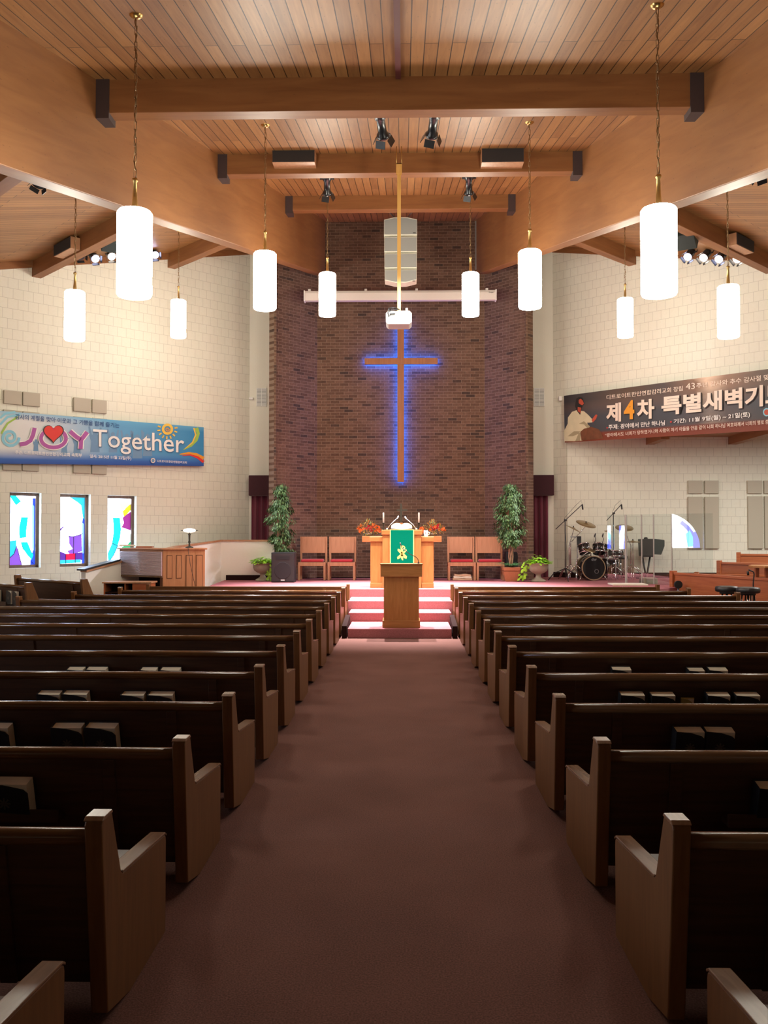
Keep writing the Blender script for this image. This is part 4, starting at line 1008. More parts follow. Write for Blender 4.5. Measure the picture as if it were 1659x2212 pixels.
for sgx, nm in ((-1, 'left_page'), (1, 'right_page')):
    m = MB(); pr_ = [(0, .0), (0, .10), (.05, .135), (.11, .138), (.17, .12), (.21, .085), (.215, .02)]
    m.prism([(c.x + sgx * a, ptop + .012 + b * .95) for a, b in pr_], 'Y', YP - .0, YP + .32); m.build(nm, 'paper', r)
MB().box(c.x - .235, c.x + .235, YP - .02, YP + .34, ptop + .001, ptop + .012).build('cover', plain('bible_cover', (.30, .08, .05), .5), r)
for i, (a, b, nm) in enumerate((((836, 1143), (861.5, 1115), 'left'), ((899.5, 1143), (874, 1116), 'right'))):
    r = thing('gooseneck_microphone', 'pale gooseneck microphone leaning in from the %s of the pulpit top' % nm, 'microphone', (0, 0, 0), group='pulpit microphones')
    P0, P1 = atY(*a, YP + .1), atY(*b, YP + .1); q = P0.lerp(P1, .8)
    MB().cyl(P0 + Vector((0, 0, -.015)), P0 + Vector((0, 0, .02)), .02).tube([P0, P0.lerp(P1, .3) + Vector((0, 0, .02)), q], .006).build('gooseneck', 'steel', r)
    MB().cyl(q, P1, .012, .016).build('microphone_head', 'steel', r)

YA = 20.45
r = thing('altar_table', 'reddish wooden altar table behind the pulpit against the brick', 'table', (0, 0, 0))
m = MB(); A, B = px_box(m, 782, 954, 1158, 1171, YA, .8); m.build('table_top', 'lecternX', r, bevel=.01)
atop = A.z
for x0, x1 in ((800, 815), (922, 937)):
    a, b = atY(x0, 1171, YA + .1).x, atY(x1, 1171, YA + .1).x; MB().box(a, b, YA + .1, YA + .7, STAGE, B.z).build('leg', 'lectern', r, bevel=.006)
MB().box(A.x + .25, B.x - .25, YA + .35, YA + .4, STAGE + .2, B.z).build('back_panel', 'lectern', r)
for px, nm in ((828.3, 'left'), (904.8, 'right')):
    r = thing('altar_candle', 'tall white candle on a brass stick, %s side of the altar' % nm, 'candle', (atY(px, 1140, YA + .3).x, YA + .3, atop), group='altar candles')
    zb = atY(px, 1129.5, YA + .3).z - atop; zt = atY(px, 1107, YA + .3).z - atop
    MB().lathe([(.06, 0), (.055, .015), (.018, .03), (.014, zb * .5), (.022, zb * .55), (.014, zb * .6), (.014, zb - .02), (.034, zb - .012), (.034, zb)], n=16).build('candlestick', 'bronze', r)
    MB().lathe([(.019, zb), (.019, zt - .015), (.012, zt)], n=14).build('candle_stick', 'candle', r)
    MB().cyl((0, 0, zt), (0, 0, zt + .015), .002, n=5).build('wick', 'black', r)
r = thing('altar_cross', 'small dark bronze cross standing on the altar behind the open bible', 'cross', (0, 0, 0))
a, b = atY(864, 1088, YA + .35), atY(868.5, 1125, YA + .35)
MB().box(a.x, b.x, YA + .33, YA + .37, b.z - .05, a.z).build('upright', 'bronze', r, bevel=.004)
a2, b2 = atY(857, 1100.5, YA + .35), atY(880, 1104, YA + .35); MB().box(a2.x, b2.x, YA + .335, YA + .365, b2.z, a2.z).build('crossbar', 'bronze', r, bevel=.004)
MB().box(a.x - .015, b.x + .015, YA + .31, YA + .39, atop, b.z - .045).box(a.x - .1, b.x + .1, YA + .25, YA + .45, atop, atop + .03).build('pedestal', 'lectern', r, bevel=.004)
r = thing('white_mug', 'white patterned mug on the right ledge of the pulpit', 'mug', (atY(920, 1159, YP + .2).x, YP + .2, atY(920, 1159.5, YP).z))
MB().lathe([(.036, 0), (.038, .02), (.042, .128), (.036, .128), (.034, .02)], n=20).build('cup', 'white', r)
MB().box(-.012, .0, -.044, -.041, .05, .10).box(.004, .016, -.044, -.041, .07, .11).build('red_print', 'red', r)
MB().tube([(.04, 0, .1), (.07, 0, .09), (.07, 0, .05), (.04, 0, .035)], .006).build('handle', 'white', r)

def leaf_quad(m, p, d, up, L, W, mi=0):
    d = d.normalized(); s = d.cross(up)
    s = s.normalized() if s.length > 1e-4 else Vector((1, 0, 0)); nn = s.cross(d)
    m.add([p, p + d * L * .45 + s * W / 2 - nn * W * .15, p + d * L - nn * L * .18, p + d * L * .45 - s * W / 2 - nn * W * .15], [(0, 1, 2), (0, 2, 3)], mi)
def rv():
    while True:
        v = Vector((random.uniform(-1, 1), random.uniform(-1, 1), random.uniform(-1, 1)))
        if .1 < v.length < 1: return v
# flower arrangements
for (x0, x1, yt, yb, nm, sg) in ((767, 824, 1122, 1156, 'left', -1), (903, 967, 1124, 1157, 'right', 1)):
    c = atY((x0 + x1) / 2, yb, YA + .15); c.z = atop
    r = thing('flower_arrangement', 'autumn flower arrangement of orange and red blooms on the %s end of altar' % nm, 'flowers', c, group='autumn flower arrangements')
    W_half = (atY(x1, 1140, YA + .3).x - atY(x0, 1140, YA + .3).x) / 2; H = atY(0, yt, YA + .3).z - atop
    MB().lathe([(.04, 0), (.07, .01), (.09, .05), (.10, .07), (.08, .07)], n=16).build('bowl', 'urn', r)
    m = MB()
    for k in range(420):
        v = rv(); p = Vector((v.x * W_half * .95, v.y * .16, H * .52 + v.z * H * .5 * (1 - abs(v.x) * .6) - abs(v.x) * H * .18))
        d = Vector((v.x, v.y, v.z + .3)) + rv() * .5; leaf_quad(m, p, d, Vector((0, 0, 1)), random.uniform(.035, .065), random.uniform(.02, .035), random.choice((0, 0, 1, 1, 1)))
    m.build('foliage', ['olive', 'autumn'], r, rec=False)
    m = MB()
    for k in range(24):
        a = random.uniform(-.9, .9); p = Vector((a * W_half, random.uniform(-.16, .05), H * random.uniform(.35, .85) * (1 - abs(a) * .45)))
        cr_ = 1 if (abs(a - .15) < .3 and random.random() < .7) else 0
        for q in range(9):
            d = rv(); d.y -= .5; leaf_quad(m, p, d, Vector((0, -1, 0)), .045, .032, cr_)
    m.build('bloom_cluster', ['orange', 'crimson'], r, rec=False)

# ---------------------------------------------------------------- chancel chairs
def chair(loc, label):
    r = thing('chancel_chair', label, 'chair', loc, 0, 'wooden chancel chairs with red cushions')
    w, h, hs = .655, 1.03, .425
    for x in (0, w - .05):
        MB().box(x, x + .05, 0, .05, 0, hs).build('leg', 'chair', r, bevel=.004)
        MB().box(x + .004, x + .05, .44, .49, 0, h).build('leg', 'chair', r, bevel=.004)
        MB().box(x, x + .05, .05, .44, hs - .09, hs).build('side_rail', 'chair', r, bevel=.004)
    MB().box(.05, w - .05, .0, .035, hs - .09, hs).build('front_rail', 'chair', r, bevel=.004)
    m = MB().box(.05, w - .05, .43, .455, hs + .21, h - .03); m.build('backrest', 'chair', r, bevel=.004)
    MB().box(.0, w, .435, .48, h - .03, h).build('top_rail', 'chair', r, bevel=.004)
    m = MB(); m.box(.06, w - .06, .03, .42, hs, hs + .07); m.build('cushion', 'red', r, bevel=.03)
    return r
c0 = None
for px, lab in ((643.5, 'wooden chair with red cushion, leftmost, beside the black loudspeaker'), (707.5, 'wooden chair with red cushion, left of the altar and nearest to it'),
                (968, 'wooden chair with red cushion and folded blankets beneath, right of the altar'), (1030, 'wooden chair with red cushion, rightmost, beside the potted ficus')):
    x = atY(px, 1250, 20.95).x
    c0 = chair((x, 20.95, STAGE), lab) if not c0 else dup(c0, (x, 20.95, STAGE), label=lab)
x = atY(978, 1250, 21.0).x
for i in range(3):
    m = MB(); pts = []
    n = 12; wv = .46 - .03 * i
    vs = []
    for k in range(n + 1):
        t_ = k / n; vs.append((t_ * wv, .03 + .008 * math.sin(t_ * 9 + i)))
    low = [(t_ * wv / n, 0) for t_ in range(n + 1)]
    pts = low + [(a, b + .015) for a, b in reversed(vs)]
    m.prism(pts, 'Y', 0, .32); o = m.build('folded_blanket', ('blanket', 'paper', 'blanket')[i], bevel=.01); o.location = (x + .02 * i, 21.02, STAGE + .0 + .047 * i)
    tag(o, 'folded %s blanket under the chair right of the altar, %s' % (('tan', 'cream', 'reddish')[i], ('lowest', 'middle one', 'topmost')[i]), 'blanket', 'folded blankets')

# ---------------------------------------------------------------- loudspeakers
def floor_speaker(x0, x1, y0, y1, Y, label):
    A, B = atY(x0, y0, Y), atY(x1, y1, Y); w, h = B.x - A.x, A.z - B.z
    r = thing('floor_loudspeaker', label, 'loudspeaker', (A.x, Y, STAGE), group='black floor loudspeakers')
    MB().prism([(0, 0), (w, 0), (w + .0, .35), (w - .04, .45), (.04, .45), (0, .35)], 'Z', 0, h).build('cabinet', 'black', r, bevel=.015)
    MB().box(.02, w - .02, -.012, 0, .03, h - .03).build('grille', 'darkbox', r, bevel=.006)
    MB().cyl((w / 2, -.014, h * .40), (w / 2, -.018, h * .40), w * .36, w * .35, n=32).build('woofer', 'black', r)
    MB().box(w * .2, w * .8, -.016, -.012, h * .76, h * .88).build('horn', 'black', r, bevel=.003)
    MB().box(w * .42, w * .58, -.02, -.012, .045, .065).build('badge', 'white', r)
    return r
floor_speaker(586, 636, 1193, 1258, 20.0, 'black loudspeaker on the stage floor left of the chairs')
floor_speaker(1093, 1136, 1190, 1250, 21.3, 'black loudspeaker half hidden behind the potted ficus on the right')

# ---------------------------------------------------------------- plants
def ficus(cx, cy, z0, H, crown0, rad, label, pot, leafmats, seed, n=4200):
    random.seed(seed)
    r = thing('ficus_tree', label, 'plant', (cx, cy, z0))
    if pot:
        def P(w, z): return [(-w, -w, z), (w, -w, z), (w, w, z), (-w, w, z)]
        m = MB(); a, b, c_, d_ = P(.13, 0), P(.19, .24), P(.165, .25), P(.19, .32)
        m.add(a + b, [(0, 1, 2, 3), (0, 1, 5, 4), (1, 2, 6, 5), (2, 3, 7, 6), (3, 0, 4, 7)]); m.add(P(.185, .25) + P(.20, .33), [(0, 1, 5, 4), (1, 2, 6, 5), (2, 3, 7, 6), (3, 0, 4, 7), (4, 5, 6, 7), (0, 1, 2, 3)])
        m.build('pot', 'terracotta', r, bevel=.008)
        m = MB()
        for k in range(40):
            a = random.uniform(0, 2 * PI); L = random.uniform(.2, .38); pts = [Vector((0, 0, .33)), Vector((math.cos(a) * L * .5, math.sin(a) * L * .5, .33 + L * .45)), Vector((math.cos(a) * L, math.sin(a) * L, .33 + L * .2))]
            for q in range(10):
                t_ = q / 9; p = pts[0].lerp(pts[1], t_).lerp(pts[1].lerp(pts[2], t_), t_); s_ = Vector((-math.sin(a), math.cos(a), 0))
                for w_ in (-1, 1): leaf_quad(m, p, s_ * w_ + Vector((math.cos(a), math.sin(a), -.1)) * .6, Vector((0, 0, 1)), .07 * (1 - t_ * .6), .018)
        m.build('fern_skirt', 'fern', r, rec=False)
    m = MB(); zt = .33 if pot else 0
    for k in range(4):
        a = k * PI / 2 + .4; o = .035
        m.tube([(math.cos(a) * o, math.sin(a) * o, zt), (math.cos(a + 1) * o * 1.3, math.sin(a + 1) * o, zt + (crown0 - zt) * .5), (math.cos(a + 2) * o * 1.6, math.sin(a + 2) * o, crown0), (math.cos(a + 2) * .10, math.sin(a + 2) * .10, crown0 + (H - crown0) * .45), (math.cos(a + 2) * .05, math.sin(a + 2) * .05, H * .92)], [.018, .016, .014, .009, .004], n=7)
    m.build('trunk', 'bark', r)
    m = MB(); cl = []
    for k in range(95):
        t_ = random.random() ** .85; z = crown0 + (H - crown0) * t_
        rr = rad * (math.sin(PI * min(1, .18 + .82 * (1 - t_) ** .9)) ** .7 if t_ > .12 else .75) * (1.0 if t_ < .4 else 1.0 - (t_ - .4) * 1.05)
        a = random.uniform(0, 2 * PI); q = rr * math.sqrt(random.uniform(.1, 1)); cl.append(Vector((math.cos(a) * q, math.sin(a) * q, z)))
    for c_ in cl:
        br = Vector((c_.x * .2, c_.y * .2, c_.z - .16)); m.tube([br, br.lerp(c_, .6) + Vector((0, 0, .03)), c_], [.005, .004, .002], n=4, mi=2)
    for k in range(n):
        c_ = random.choice(cl); v = rv() * .10; p = c_ + v + Vector((c_.x, c_.y, 0)) * random.uniform(-.1, .15)
        d = Vector((v.x, v.y, -.04)) + Vector((c_.x, c_.y, -.25)) * .5 + rv() * .05
        leaf_quad(m, p, d, Vector((0, 0, 1)), random.uniform(.055, .085), random.uniform(.026, .038), 1 if random.random() < .35 else 0)
    m.build('foliage', leafmats + ['bark'], r, rec=False)
    random.seed(seed + 1)
    return r
p = atZ(610, 1252, STAGE)
ficus(atY(606, 1200, 20.72).x, 20.72, STAGE, atY(604, 1052, 20.72).z - STAGE, .58, .36, 'tall dark green ficus behind the loudspeaker, left of the chairs', False, ['leafdark', 'leafmid'], 11)
ficus(atY(1103.5, 1200, 20.6).x, 20.6, STAGE, atY(1100, 1051, 20.6).z - STAGE, .80, .42, 'tall ficus in a square terracotta pot right of the chairs', True, ['leafdark', 'leafmid'], 23)
def urn(px, Y, label, seed, trail):
    random.seed(seed); c = atY(px, 1252, Y)
    r = thing('stone_urn', label, 'planter', (c.x, Y, STAGE), group='stone urns with lime green plants')
    MB().lathe([(.17, 0), (.17, .03), (.14, .05), (.07, .09), (.055, .14), (.075, .18), (.13, .20), (.20, .25), (.225, .32), (.225, .37), (.215, .39), (.265, .42), (.265, .435), (.22, .435), (.20, .39)], n=32).build('urn_body', 'urn', r)
    MB().cyl((0, 0, .38), (0, 0, .41), .20).build('soil', 'soil', r)
    m = MB()
    for k in range(230):
        a = random.uniform(0, 2 * PI); q = .27 * math.sqrt(random.random()); p = Vector((math.cos(a) * q, math.sin(a) * q, .43 + random.uniform(.0, .16) * (1.2 - q / .27)))
        d = Vector((math.cos(a), math.sin(a), random.uniform(-.3, .5))); leaf_quad(m, p, d, Vector((0, 0, 1)), random.uniform(.08, .12), random.uniform(.06, .09))
    for k in range(30):
        t_ = random.random(); p = Vector((trail * (.26 + .12 * t_) + random.uniform(-.08, .08), random.uniform(-.22, -.02), .45 - .40 * t_)); d = Vector((trail, -.5, -1)) + rv() * .5; leaf_quad(m, p, d, Vector((0, -1, 0)), .085, .06)
    for k in range(26):
        a = random.uniform(0, 2 * PI); m.tube([(0, 0, .40), (math.cos(a) * .1, math.sin(a) * .1, .5), (math.cos(a) * .22, math.sin(a) * .22, .48)], .004, n=4)
    m.build('lime_foliage', 'leaflime', r, rec=False)
urn(567.5, 20.62, 'stone urn with lime green leaves beside the white half wall on the left', 5, .5)
urn(1163, 20.5, 'stone urn with lime green trailing leaves beside the right curtain', 6, -1)

# ---------------------------------------------------------------- the lit cross, screen, projector, line array
r = thing('wall_cross', 'large wooden cross on the brick wall outlined in blue neon', 'cross', (0, 0, 0))
YX = 21.86
a, b = atY(858.3, 690, YX), atY(873, 1041, YX); c_, d_ = atY(787.5, 773.5, YX), atY(945.5, 786.5, YX)
MB().box(a.x, b.x, YX, YX + .05, b.z, a.z).build('upright', 'crosswood', r, bevel=.004)
MB().box(c_.x, d_.x, YX - .002, YX + .048, d_.z, c_.z).build('crossbar', 'crosswood', r, bevel=.004)
m = MB()
z0, z1 = b.z, a.z; mz0, mz1 = d_.z, c_.z; i_ = .028; yy = YX + .075
for x in (a.x + i_, b.x - i_):
    m.cyl((x, yy, z0 + i_), (x, yy, mz0 + i_), .011, n=8).cyl((x, yy, mz1 - i_), (x, yy, z1 - i_), .011, n=8)
for z in (mz0 + i_, mz1 - i_): m.cyl((c_.x + i_, yy, z), (a.x + i_, yy, z), .011, n=8).cyl((b.x - i_, yy, z), (d_.x - i_, yy, z), .011, n=8)
for x in (c_.x + i_, d_.x - i_): m.cyl((x, yy, mz0 + i_), (x, yy, mz1 - i_), .011, n=8)
m.cyl((a.x + i_, yy, z0 + i_), (b.x - i_, yy, z0 + i_), .011, n=8)
m.build('neon_tube', 'neon', r)
m = MB()
for z in (z0 + .6, (z0 + z1) / 2, mz0 + .06, z1 - .3): m.cyl(((a.x + b.x) / 2, YX + .05, z), ((a.x + b.x) / 2, 22.0, z), .02)
m.build('standoff', 'black', r)

YSN = 21.0
A, B = atY(657.5, 628.5, YSN), atY(1071.5, 647, YSN)
r = thing('projection_screen', 'long white rolled up projection screen case across the brick wall', 'projection screen', (0, 0, 0))
MB().prism([(YSN, B.z), (YSN - .02, A.z - .06), (YSN + .0, A.z), (YSN + .16, A.z), (YSN + .16, B.z)], 'X', A.x, B.x).build('screen_case', 'screen', r, bevel=.012)
for t in (0, 1):
    x = (A.x, B.x)[t]; MB().box(x - .015, x + .015, YSN - .035, YSN + .17, B.z - .02, A.z + .01).build('end_cap', 'white', r, bevel=.01)
for px in (790, 900, 1052, 668):
    x = atY(px, 628, YSN).x; MB().box(x - .03, x + .03, YSN + .02, YSN + .12, A.z, A.z + .05).build('mount_clip', 'screen', r)
for sx in (-1.7, 1.7): MB().box(sx - .03, sx + .03, YSN + .15, 22.0, B.z + .05, A.z - .02).build('wall_bracket', 'hanger', r)
vs, fs = text_mesh('Draper', .02); q = [(1056, 630.3), (1066.5, 630), (1066.5, 633), (1056, 633.3)]
MB().add([atY(*bil(q, u, v), YSN - .024) for u, v in vs], fs).build('maker_lettering', 'txtdark', r, rec=False)

YPJ = 13.4
r = thing('ceiling_projector', 'white projector hanging from a long tan wooden pole before the cross', 'projector', (0, 0, 0))
A, B = atY(833.5, 671, YPJ), atY(889.5, 700, YPJ); w_ = B.x - A.x; hh = A.z - B.z
m = MB(); rr = .035
m.prism([(A.x + rr, B.z), (B.x - rr, B.z), (B.x, B.z + rr), (B.x, A.z - rr), (B.x - rr, A.z), (A.x + rr, A.z), (A.x, A.z - rr), (A.x, B.z + rr)], 'Y', YPJ, YPJ + .36)
m.build('projector_body', 'white', r, bevel=.012)
m = MB()
for k in range(7):
    x = atY(868 + k * 2.4, 690, YPJ).x; hz = .045 * math.sin(PI * (k + 1) / 8); m.box(x - .003, x + .003, YPJ - .003, YPJ, (A.z + B.z) / 2 - hz - .005, (A.z + B.z) / 2 + hz)
m.build('vent_slot', 'grey', r)
MB().tube([atY(840, 666, YPJ - .02), atY(838, 676, YPJ - .03), atY(840, 684, YPJ - .02), atY(843, 678, YPJ - .02), atY(854, 677.5, YPJ - .02)], .009).tube([atY(862, 668, YPJ), atY(850, 664, YPJ - .05), atY(839, 667, YPJ - .03)], .008).tube([atY(864, 669, YPJ), atY(846, 668, YPJ - .05), atY(841, 674, YPJ - .03)], .007).build('cable', 'black', r)
x = atY(878.5, 668, YPJ).x; MB().cyl((x, YPJ + .06, A.z), (x, YPJ + .06, A.z + .05), .018).build('antenna_knob', 'white', r)
xc = atY(862, 500, YPJ + .1).x; zt = atY(862, 352, YPJ + .1).z; zj = atY(862, 352, YPJ + .1).z
MB().box(xc - .028, xc + .028, YPJ + .12, YPJ + .17, A.z, zt - .02).build('pole', 'pole', r, bevel=.003)
MB().box(xc - .045, xc + .045, YPJ + .115, YPJ + .12, zt - .155, zt).box(xc - .045, xc + .045, YPJ + .17, YPJ + .175, zt - .155, zt).box(xc - .045, xc + .045, YPJ + .115, YPJ + .175, zt - .01, zt).build('pole_bracket', 'pole', r)
zc_ = zceil(YPJ + .145); m = MB()
for dx in (-.04, .04): m.cyl((xc + dx, YPJ + .145, zt), (xc + dx, YPJ + .145, zc_), .006, n=6)
m.build('threaded_rod', 'brass', r)
MB().box(xc - .10, xc + .10, YPJ + .08, YPJ + .24, A.z, A.z + .015).build('mount_plate', 'black', r)

YS = 18.75
r = thing('line_array_loudspeaker', 'grey hanging loudspeaker of four stacked segments above the cross', 'loudspeaker', (0, 0, 0))
ys = [474, 511, 547, 582, 612]
for k in range(4):
    m = MB(); m2 = MB()
    tl, tr = atY(829.5 + k * .5, ys[k], YS), atY(901 - k * .3, ys[k], YS); bz = atY(866, ys[k + 1] - 3, YS).z
    x0, x1 = tl.x, tr.x; xm = (x0 + x1) / 2; dt = .03 if k == 0 else .0; 
    tilt = .02 * (k - 1.5)
    pts = [(x0, bz), (x1, bz), (x1, tl.z)] + ([(xm + .14, tl.z + .05), (xm - .14, tl.z + .05)] if k == 0 else []) + [(x0, tl.z)]
    if k == 3: pts = [(x0, bz + .045), (xm - .12, bz - .01), (xm + .12, bz - .01), (x1, bz + .045), (x1, tl.z), (x0, tl.z)]
    m.prism(pts, 'Y', YS + .012, YS + .35); 
    ca = lambda p: (xm + (p[0] - xm) * .975, (bz + tl.z) / 2 + (p[1] - (bz + tl.z) / 2) * (.88))
    m2.prism([ca(p) for p in pts], 'Y', YS, YS + .02)
    o = m.build('cabinet_segment', 'cream', r, bevel=.006); o2 = m2.build('grille', 'grey', o)
pt = atY(866, 469, YS)
MB().box(pt.x - .11, pt.x + .11, YS + .1, YS + .25, pt.z - .06, pt.z + .01).build('fly_bracket', 'cream', r, bevel=.005)
m = MB()
for px, sx in ((818, -1), (912, 1)):
    q = atY(px, 432, 18.27); m.cyl((pt.x + sx * .10, YS + .17, pt.z), (q.x, 18.27, q.z), .014, n=6)
m.build('suspension_chain', 'steel', r)
for k, (px, py) in enumerate(((895, 503), (894, 607))):
    p = atY(px, py, YS - .002); MB().box(p.x - .03, p.x + .03, YS - .004, YS, p.z - .008, p.z + .008).build('badge', 'black', r)

# dark boxes on the cross beam and on the rafters
for x0, x1, nm in ((588, 680, 'left'), (1040.5, 1132, 'right')):
    A, B = atY(x0, 320.5, 13.75), atY(x1, 350, 13.75)
    o = thing('beam_speaker_box', 'dark flat speaker box on the %s part of the second cross beam' % nm, 'speaker box', (A.x, 13.75, B.z), group='dark boxes on the beams')
    MB().box(0, B.x - A.x, 0, .25, 0, A.z - B.z).build('box_body', 'chair', o, bevel=.004)
    MB().box(.005, B.x - A.x - .005, -.012, 0, .005, A.z - B.z).build('grille', 'darkbox', o)
for (sg, Y, A, ang, z, L) in RAFT:
    if Y == 14.0:
        px, nm = ((154, 'left') if sg < 0 else (1590, 'right'))
        # where that view ray meets the near face of the rafter
        dd = Vector((math.cos(ang), math.sin(ang), 0)); nn = Vector((-dd.y, dd.x, 0)); nn = nn if nn.y < 0 else -nn
        h = hit(px, 505, nn, nn.dot(Vector((A.x, A.y, 0)) + nn * .12))
        o = thing('beam_speaker_box', 'dark flat speaker box on the %s side rafter near the wall' % nm, 'speaker box', h, ang, 'dark boxes on the beams')
        s_ = 1 if nn.dot(Vector((-dd.y, dd.x, 0))) > 0 else -1
        y0, y1 = sorted((-s_ * .01, s_ * .18)); zr = zside(h.x, h.y) - h.z
        zt_, zb_ = zr - .07, zr - .30
        MB().box(-.38, .38, y0, y1, zb_, zt_).build('box_body', 'chair', o, bevel=.004)
        yg0, yg1 = sorted((s_ * .18, s_ * .192)); MB().box(-.37, .37, yg0, yg1, zb_ + .01, zt_ - .01).build('grille', 'darkbox', o)

# big dark speakers hung under the side ceilings
for px, py, Y, nm, rz in ((245, 508, 17.2, 'left', .5), (1478, 500, 16.6, 'right', -.5)):
    p = atY(px, py, Y); r = thing('hanging_loudspeaker', 'dark green black loudspeaker hung under the %s ceiling behind the near pendant' % nm, 'loudspeaker', p, 0, 'hanging loudspeakers')
    r.rotation_euler = (-.45, 0, rz)
    MB().prism([(-.22, -.28), (.22, -.28), (.27, .28), (-.27, .28)], 'Y', -.2, .2).build('cabinet', 'greenblack', r, bevel=.01)
    MB().cyl((0, 0, .28), (0, .25, .28 + (zside(p.x, Y) - p.z)), .015).build('hanger_rod', 'hanger', r)
    s_ = 1 if nm == 'right' else -1
    MB().cyl((s_ * .24, 0, 0), (s_ * .36, 0, .02), .02).build('side_knob', 'black', r)

# ---------------------------------------------------------------- stage lamps
def spot(loc, target, watt, size, blend, col, rad=.06):
    l = bpy.data.lights.new('stage_beam', 'SPOT'); l.energy = watt * SPOT_W; l.spot_size = math.radians(size); l.spot_blend = blend; l.color = col; l.shadow_soft_size = rad
    o = bpy.data.objects.new('stage_beam', l); C.objects.link(o); o.location = loc
    o.rotation_euler = (Vector(target) - Vector(loc)).to_track_quat('-Z', 'Y').to_euler(); return o
def can(top, bot, lens_r, label, lens='black', hook=None, group='black stage cans'):
    """ellipsoidal stage can from its back end to its mouth"""
    top, bot = Vector(top), Vector(bot); d = bot - top; L = d.length; q = d.to_track_quat('Z', 'Y')
    r = thing('stage_light', label, 'stage light', top, group=group); r.rotation_mode = 'QUATERNION'; r.rotation_quaternion = q
    k = lens_r
    MB().lathe([(k * .55, -.02), (k * .8, .0), (k * .85, L * .3), (k * .62, L * .34), (k * .66, L * .72), (k * .9, L * .78), (k * .95, L * .86)], n=20).build('barrel', 'blackcan', r)
    m = MB()
    for i in range(4):
        a = i * PI / 2 + .3; M_ = Matrix.Translation((math.cos(a) * k * .98, math.sin(a) * k * .98, L * .86)) @ Matrix.Rotation(a, 4, 'Z') @ Matrix.Rotation(.45, 4, 'Y')
        m.box(-.003, .003, -k * .75, k * .75, 0, L * .2, mat=M_)
    m.build('barn_door', 'blackcan', r)
    MB().cyl((0, 0, L * .865), (0, 0, L * .875), k * .82, n=20).build('lens', lens, r)
    m = MB().tube([(-k * 1.25, 0, L * .25), (-k * 1.25, 0, -.05), (0, 0, -.1), (k * 1.25, 0, -.05), (k * 1.25, 0, L * .25)], .01, n=6)
    m.cyl((-k * 1.4, 0, L * .25), (k * 1.4, 0, L * .25), .018, n=8)
    if hook is not None:
        inv = (Matrix.Translation(top) @ q.to_matrix().to_4x4()).inverted(); h = inv @ Vector(hook); m.tube([(0, 0, -.1), h], .014, n=6)
    m.build('yoke', 'black', r)
    return r
CW = (1.0, .93, .88)
# two behind the first cross beam, two behind the second
for (xt, yt, xb, yb, nm) in ((818, 232, 829, 306, 'left'), (941, 230, 931, 304, 'right')):
    T, B = atY(xt, yt, 10.55), atY(xb, yb, 10.95)
    can(T, B, .085, 'black stage can below the first cross beam, %s of the centre' % nm, hook=(T.x, 10.3, zceil(10.3)))
    spot(B + (B - T).normalized() * .1, (-.3 if nm == 'left' else .35, 18.9, STAGE + .3), 260, 34, .7, CW)
for (xt, yt, xb, yb, nm) in ((706, 372, 707, 427, 'left'), (1013, 370, 1013, 426, 'right')):
    T, B = atY(xt, yt, 14.6), atY(xb, yb, 14.95)
    can(T, B, .085, 'black stage can below the second cross beam, %s of the centre' % nm, hook=(T.x, 14.5, zceil(14.5)))
    spot(B + (B - T).normalized() * .1, (-.8 if nm == 'left' else .8, 17.7, STAGE), 750, 44, .9, CW)
# two unseen cans added behind the third cross beam to brighten the steps
for sx, nm in ((-.9, 'left'), (.9, 'right')):
    T = Vector((sx, 18.42, 8.70)); B = Vector((sx * .97, 18.36, 8.54))
    can(T, B, .06, 'short black can tucked behind the third cross beam, %s of the centre' % nm, hook=(T.x, T.y, zceil(T.y)))
    spot(B + (B - T).normalized() * .06, (sx * .85, 17.3, .3), 3300, 54, .75, (1.0, .93, .93))
# tracks of lamps along the side walls
for sg, nm, items in ((-1, 'left', ((176, 556, 'black', 'leftmost, unlit'), (208, 561, 'lens_blue', 'second from the left'), (243, 556, 'lens_warm', 'third from the left, beside the near pendant'), (336, 553, 'lens_blue', 'rightmost'))),
                      (1, 'right', ((1484, 557, 'lens_blue', 'leftmost'), (1518, 559, 'lens_warm', 'second from the left'), (1551, 562, 'lens_blue', 'third from the left'), (1590, 562, 'lens_warm', 'rightmost')))):
    on = onL if sg < 0 else onR
    a, b = (on(170, 548, .5), on(345, 545, .5)) if sg < 0 else (on(1478, 545, .5), on(1600, 548, .5))
    m = MB().cyl((a.x, a.y, a.z + .12), (b.x, b.y, b.z + .12), .022, n=8); mid = [a.lerp(b, .15), a.lerp(b, .85)]
    for q in mid: m.cyl((q.x, q.y, q.z + .12), (q.x, q.y, zside(q.x, q.y)), .012, n=6)
    o = m.build('lighting_pipe', 'hanger'); tag(o, 'dark pipe carrying the stage lamps under the %s ceiling' % nm, 'pipe')
    for px, py, ln, lb in items:
        p = on(px, py, .62); tgt = Vector((-sg * -1.0, 18.5, 1.6)) if ln != 'black' else Vector((-2, 19, 1))
        d = (CAM + Vector((sg * 1.0, 4, -1)) - p).normalized() * .5 + (tgt - p).normalized() * .5; d.normalize()
        can(p - d * .30, p, .105, 'stage lamp on the %s pipe, %s' % (nm, lb), ln, hook=(p.x - d.x * .3, p.y - d.y * .3, p.z + .25), group='lamps on the side pipes')
        if ln != 'black': spot(p + d * .08, tgt, 330, 55, .8, (.72, .74, 1.0) if ln == 'lens_blue' else (1.0, .80, .72))
for px, py, Y, nm in ((80, 406, 12.0, 'left'), (1640, 386, 11.6, 'right')):
    p = atY(px, py, Y); can(p + Vector((.05, .1, .3)), p, .085, 'small black lamp poking out above the %s great beam' % nm, 'black', hook=(p.x + .05, p.y + .1, zside(p.x, Y)), group='lamps outside the great beams')

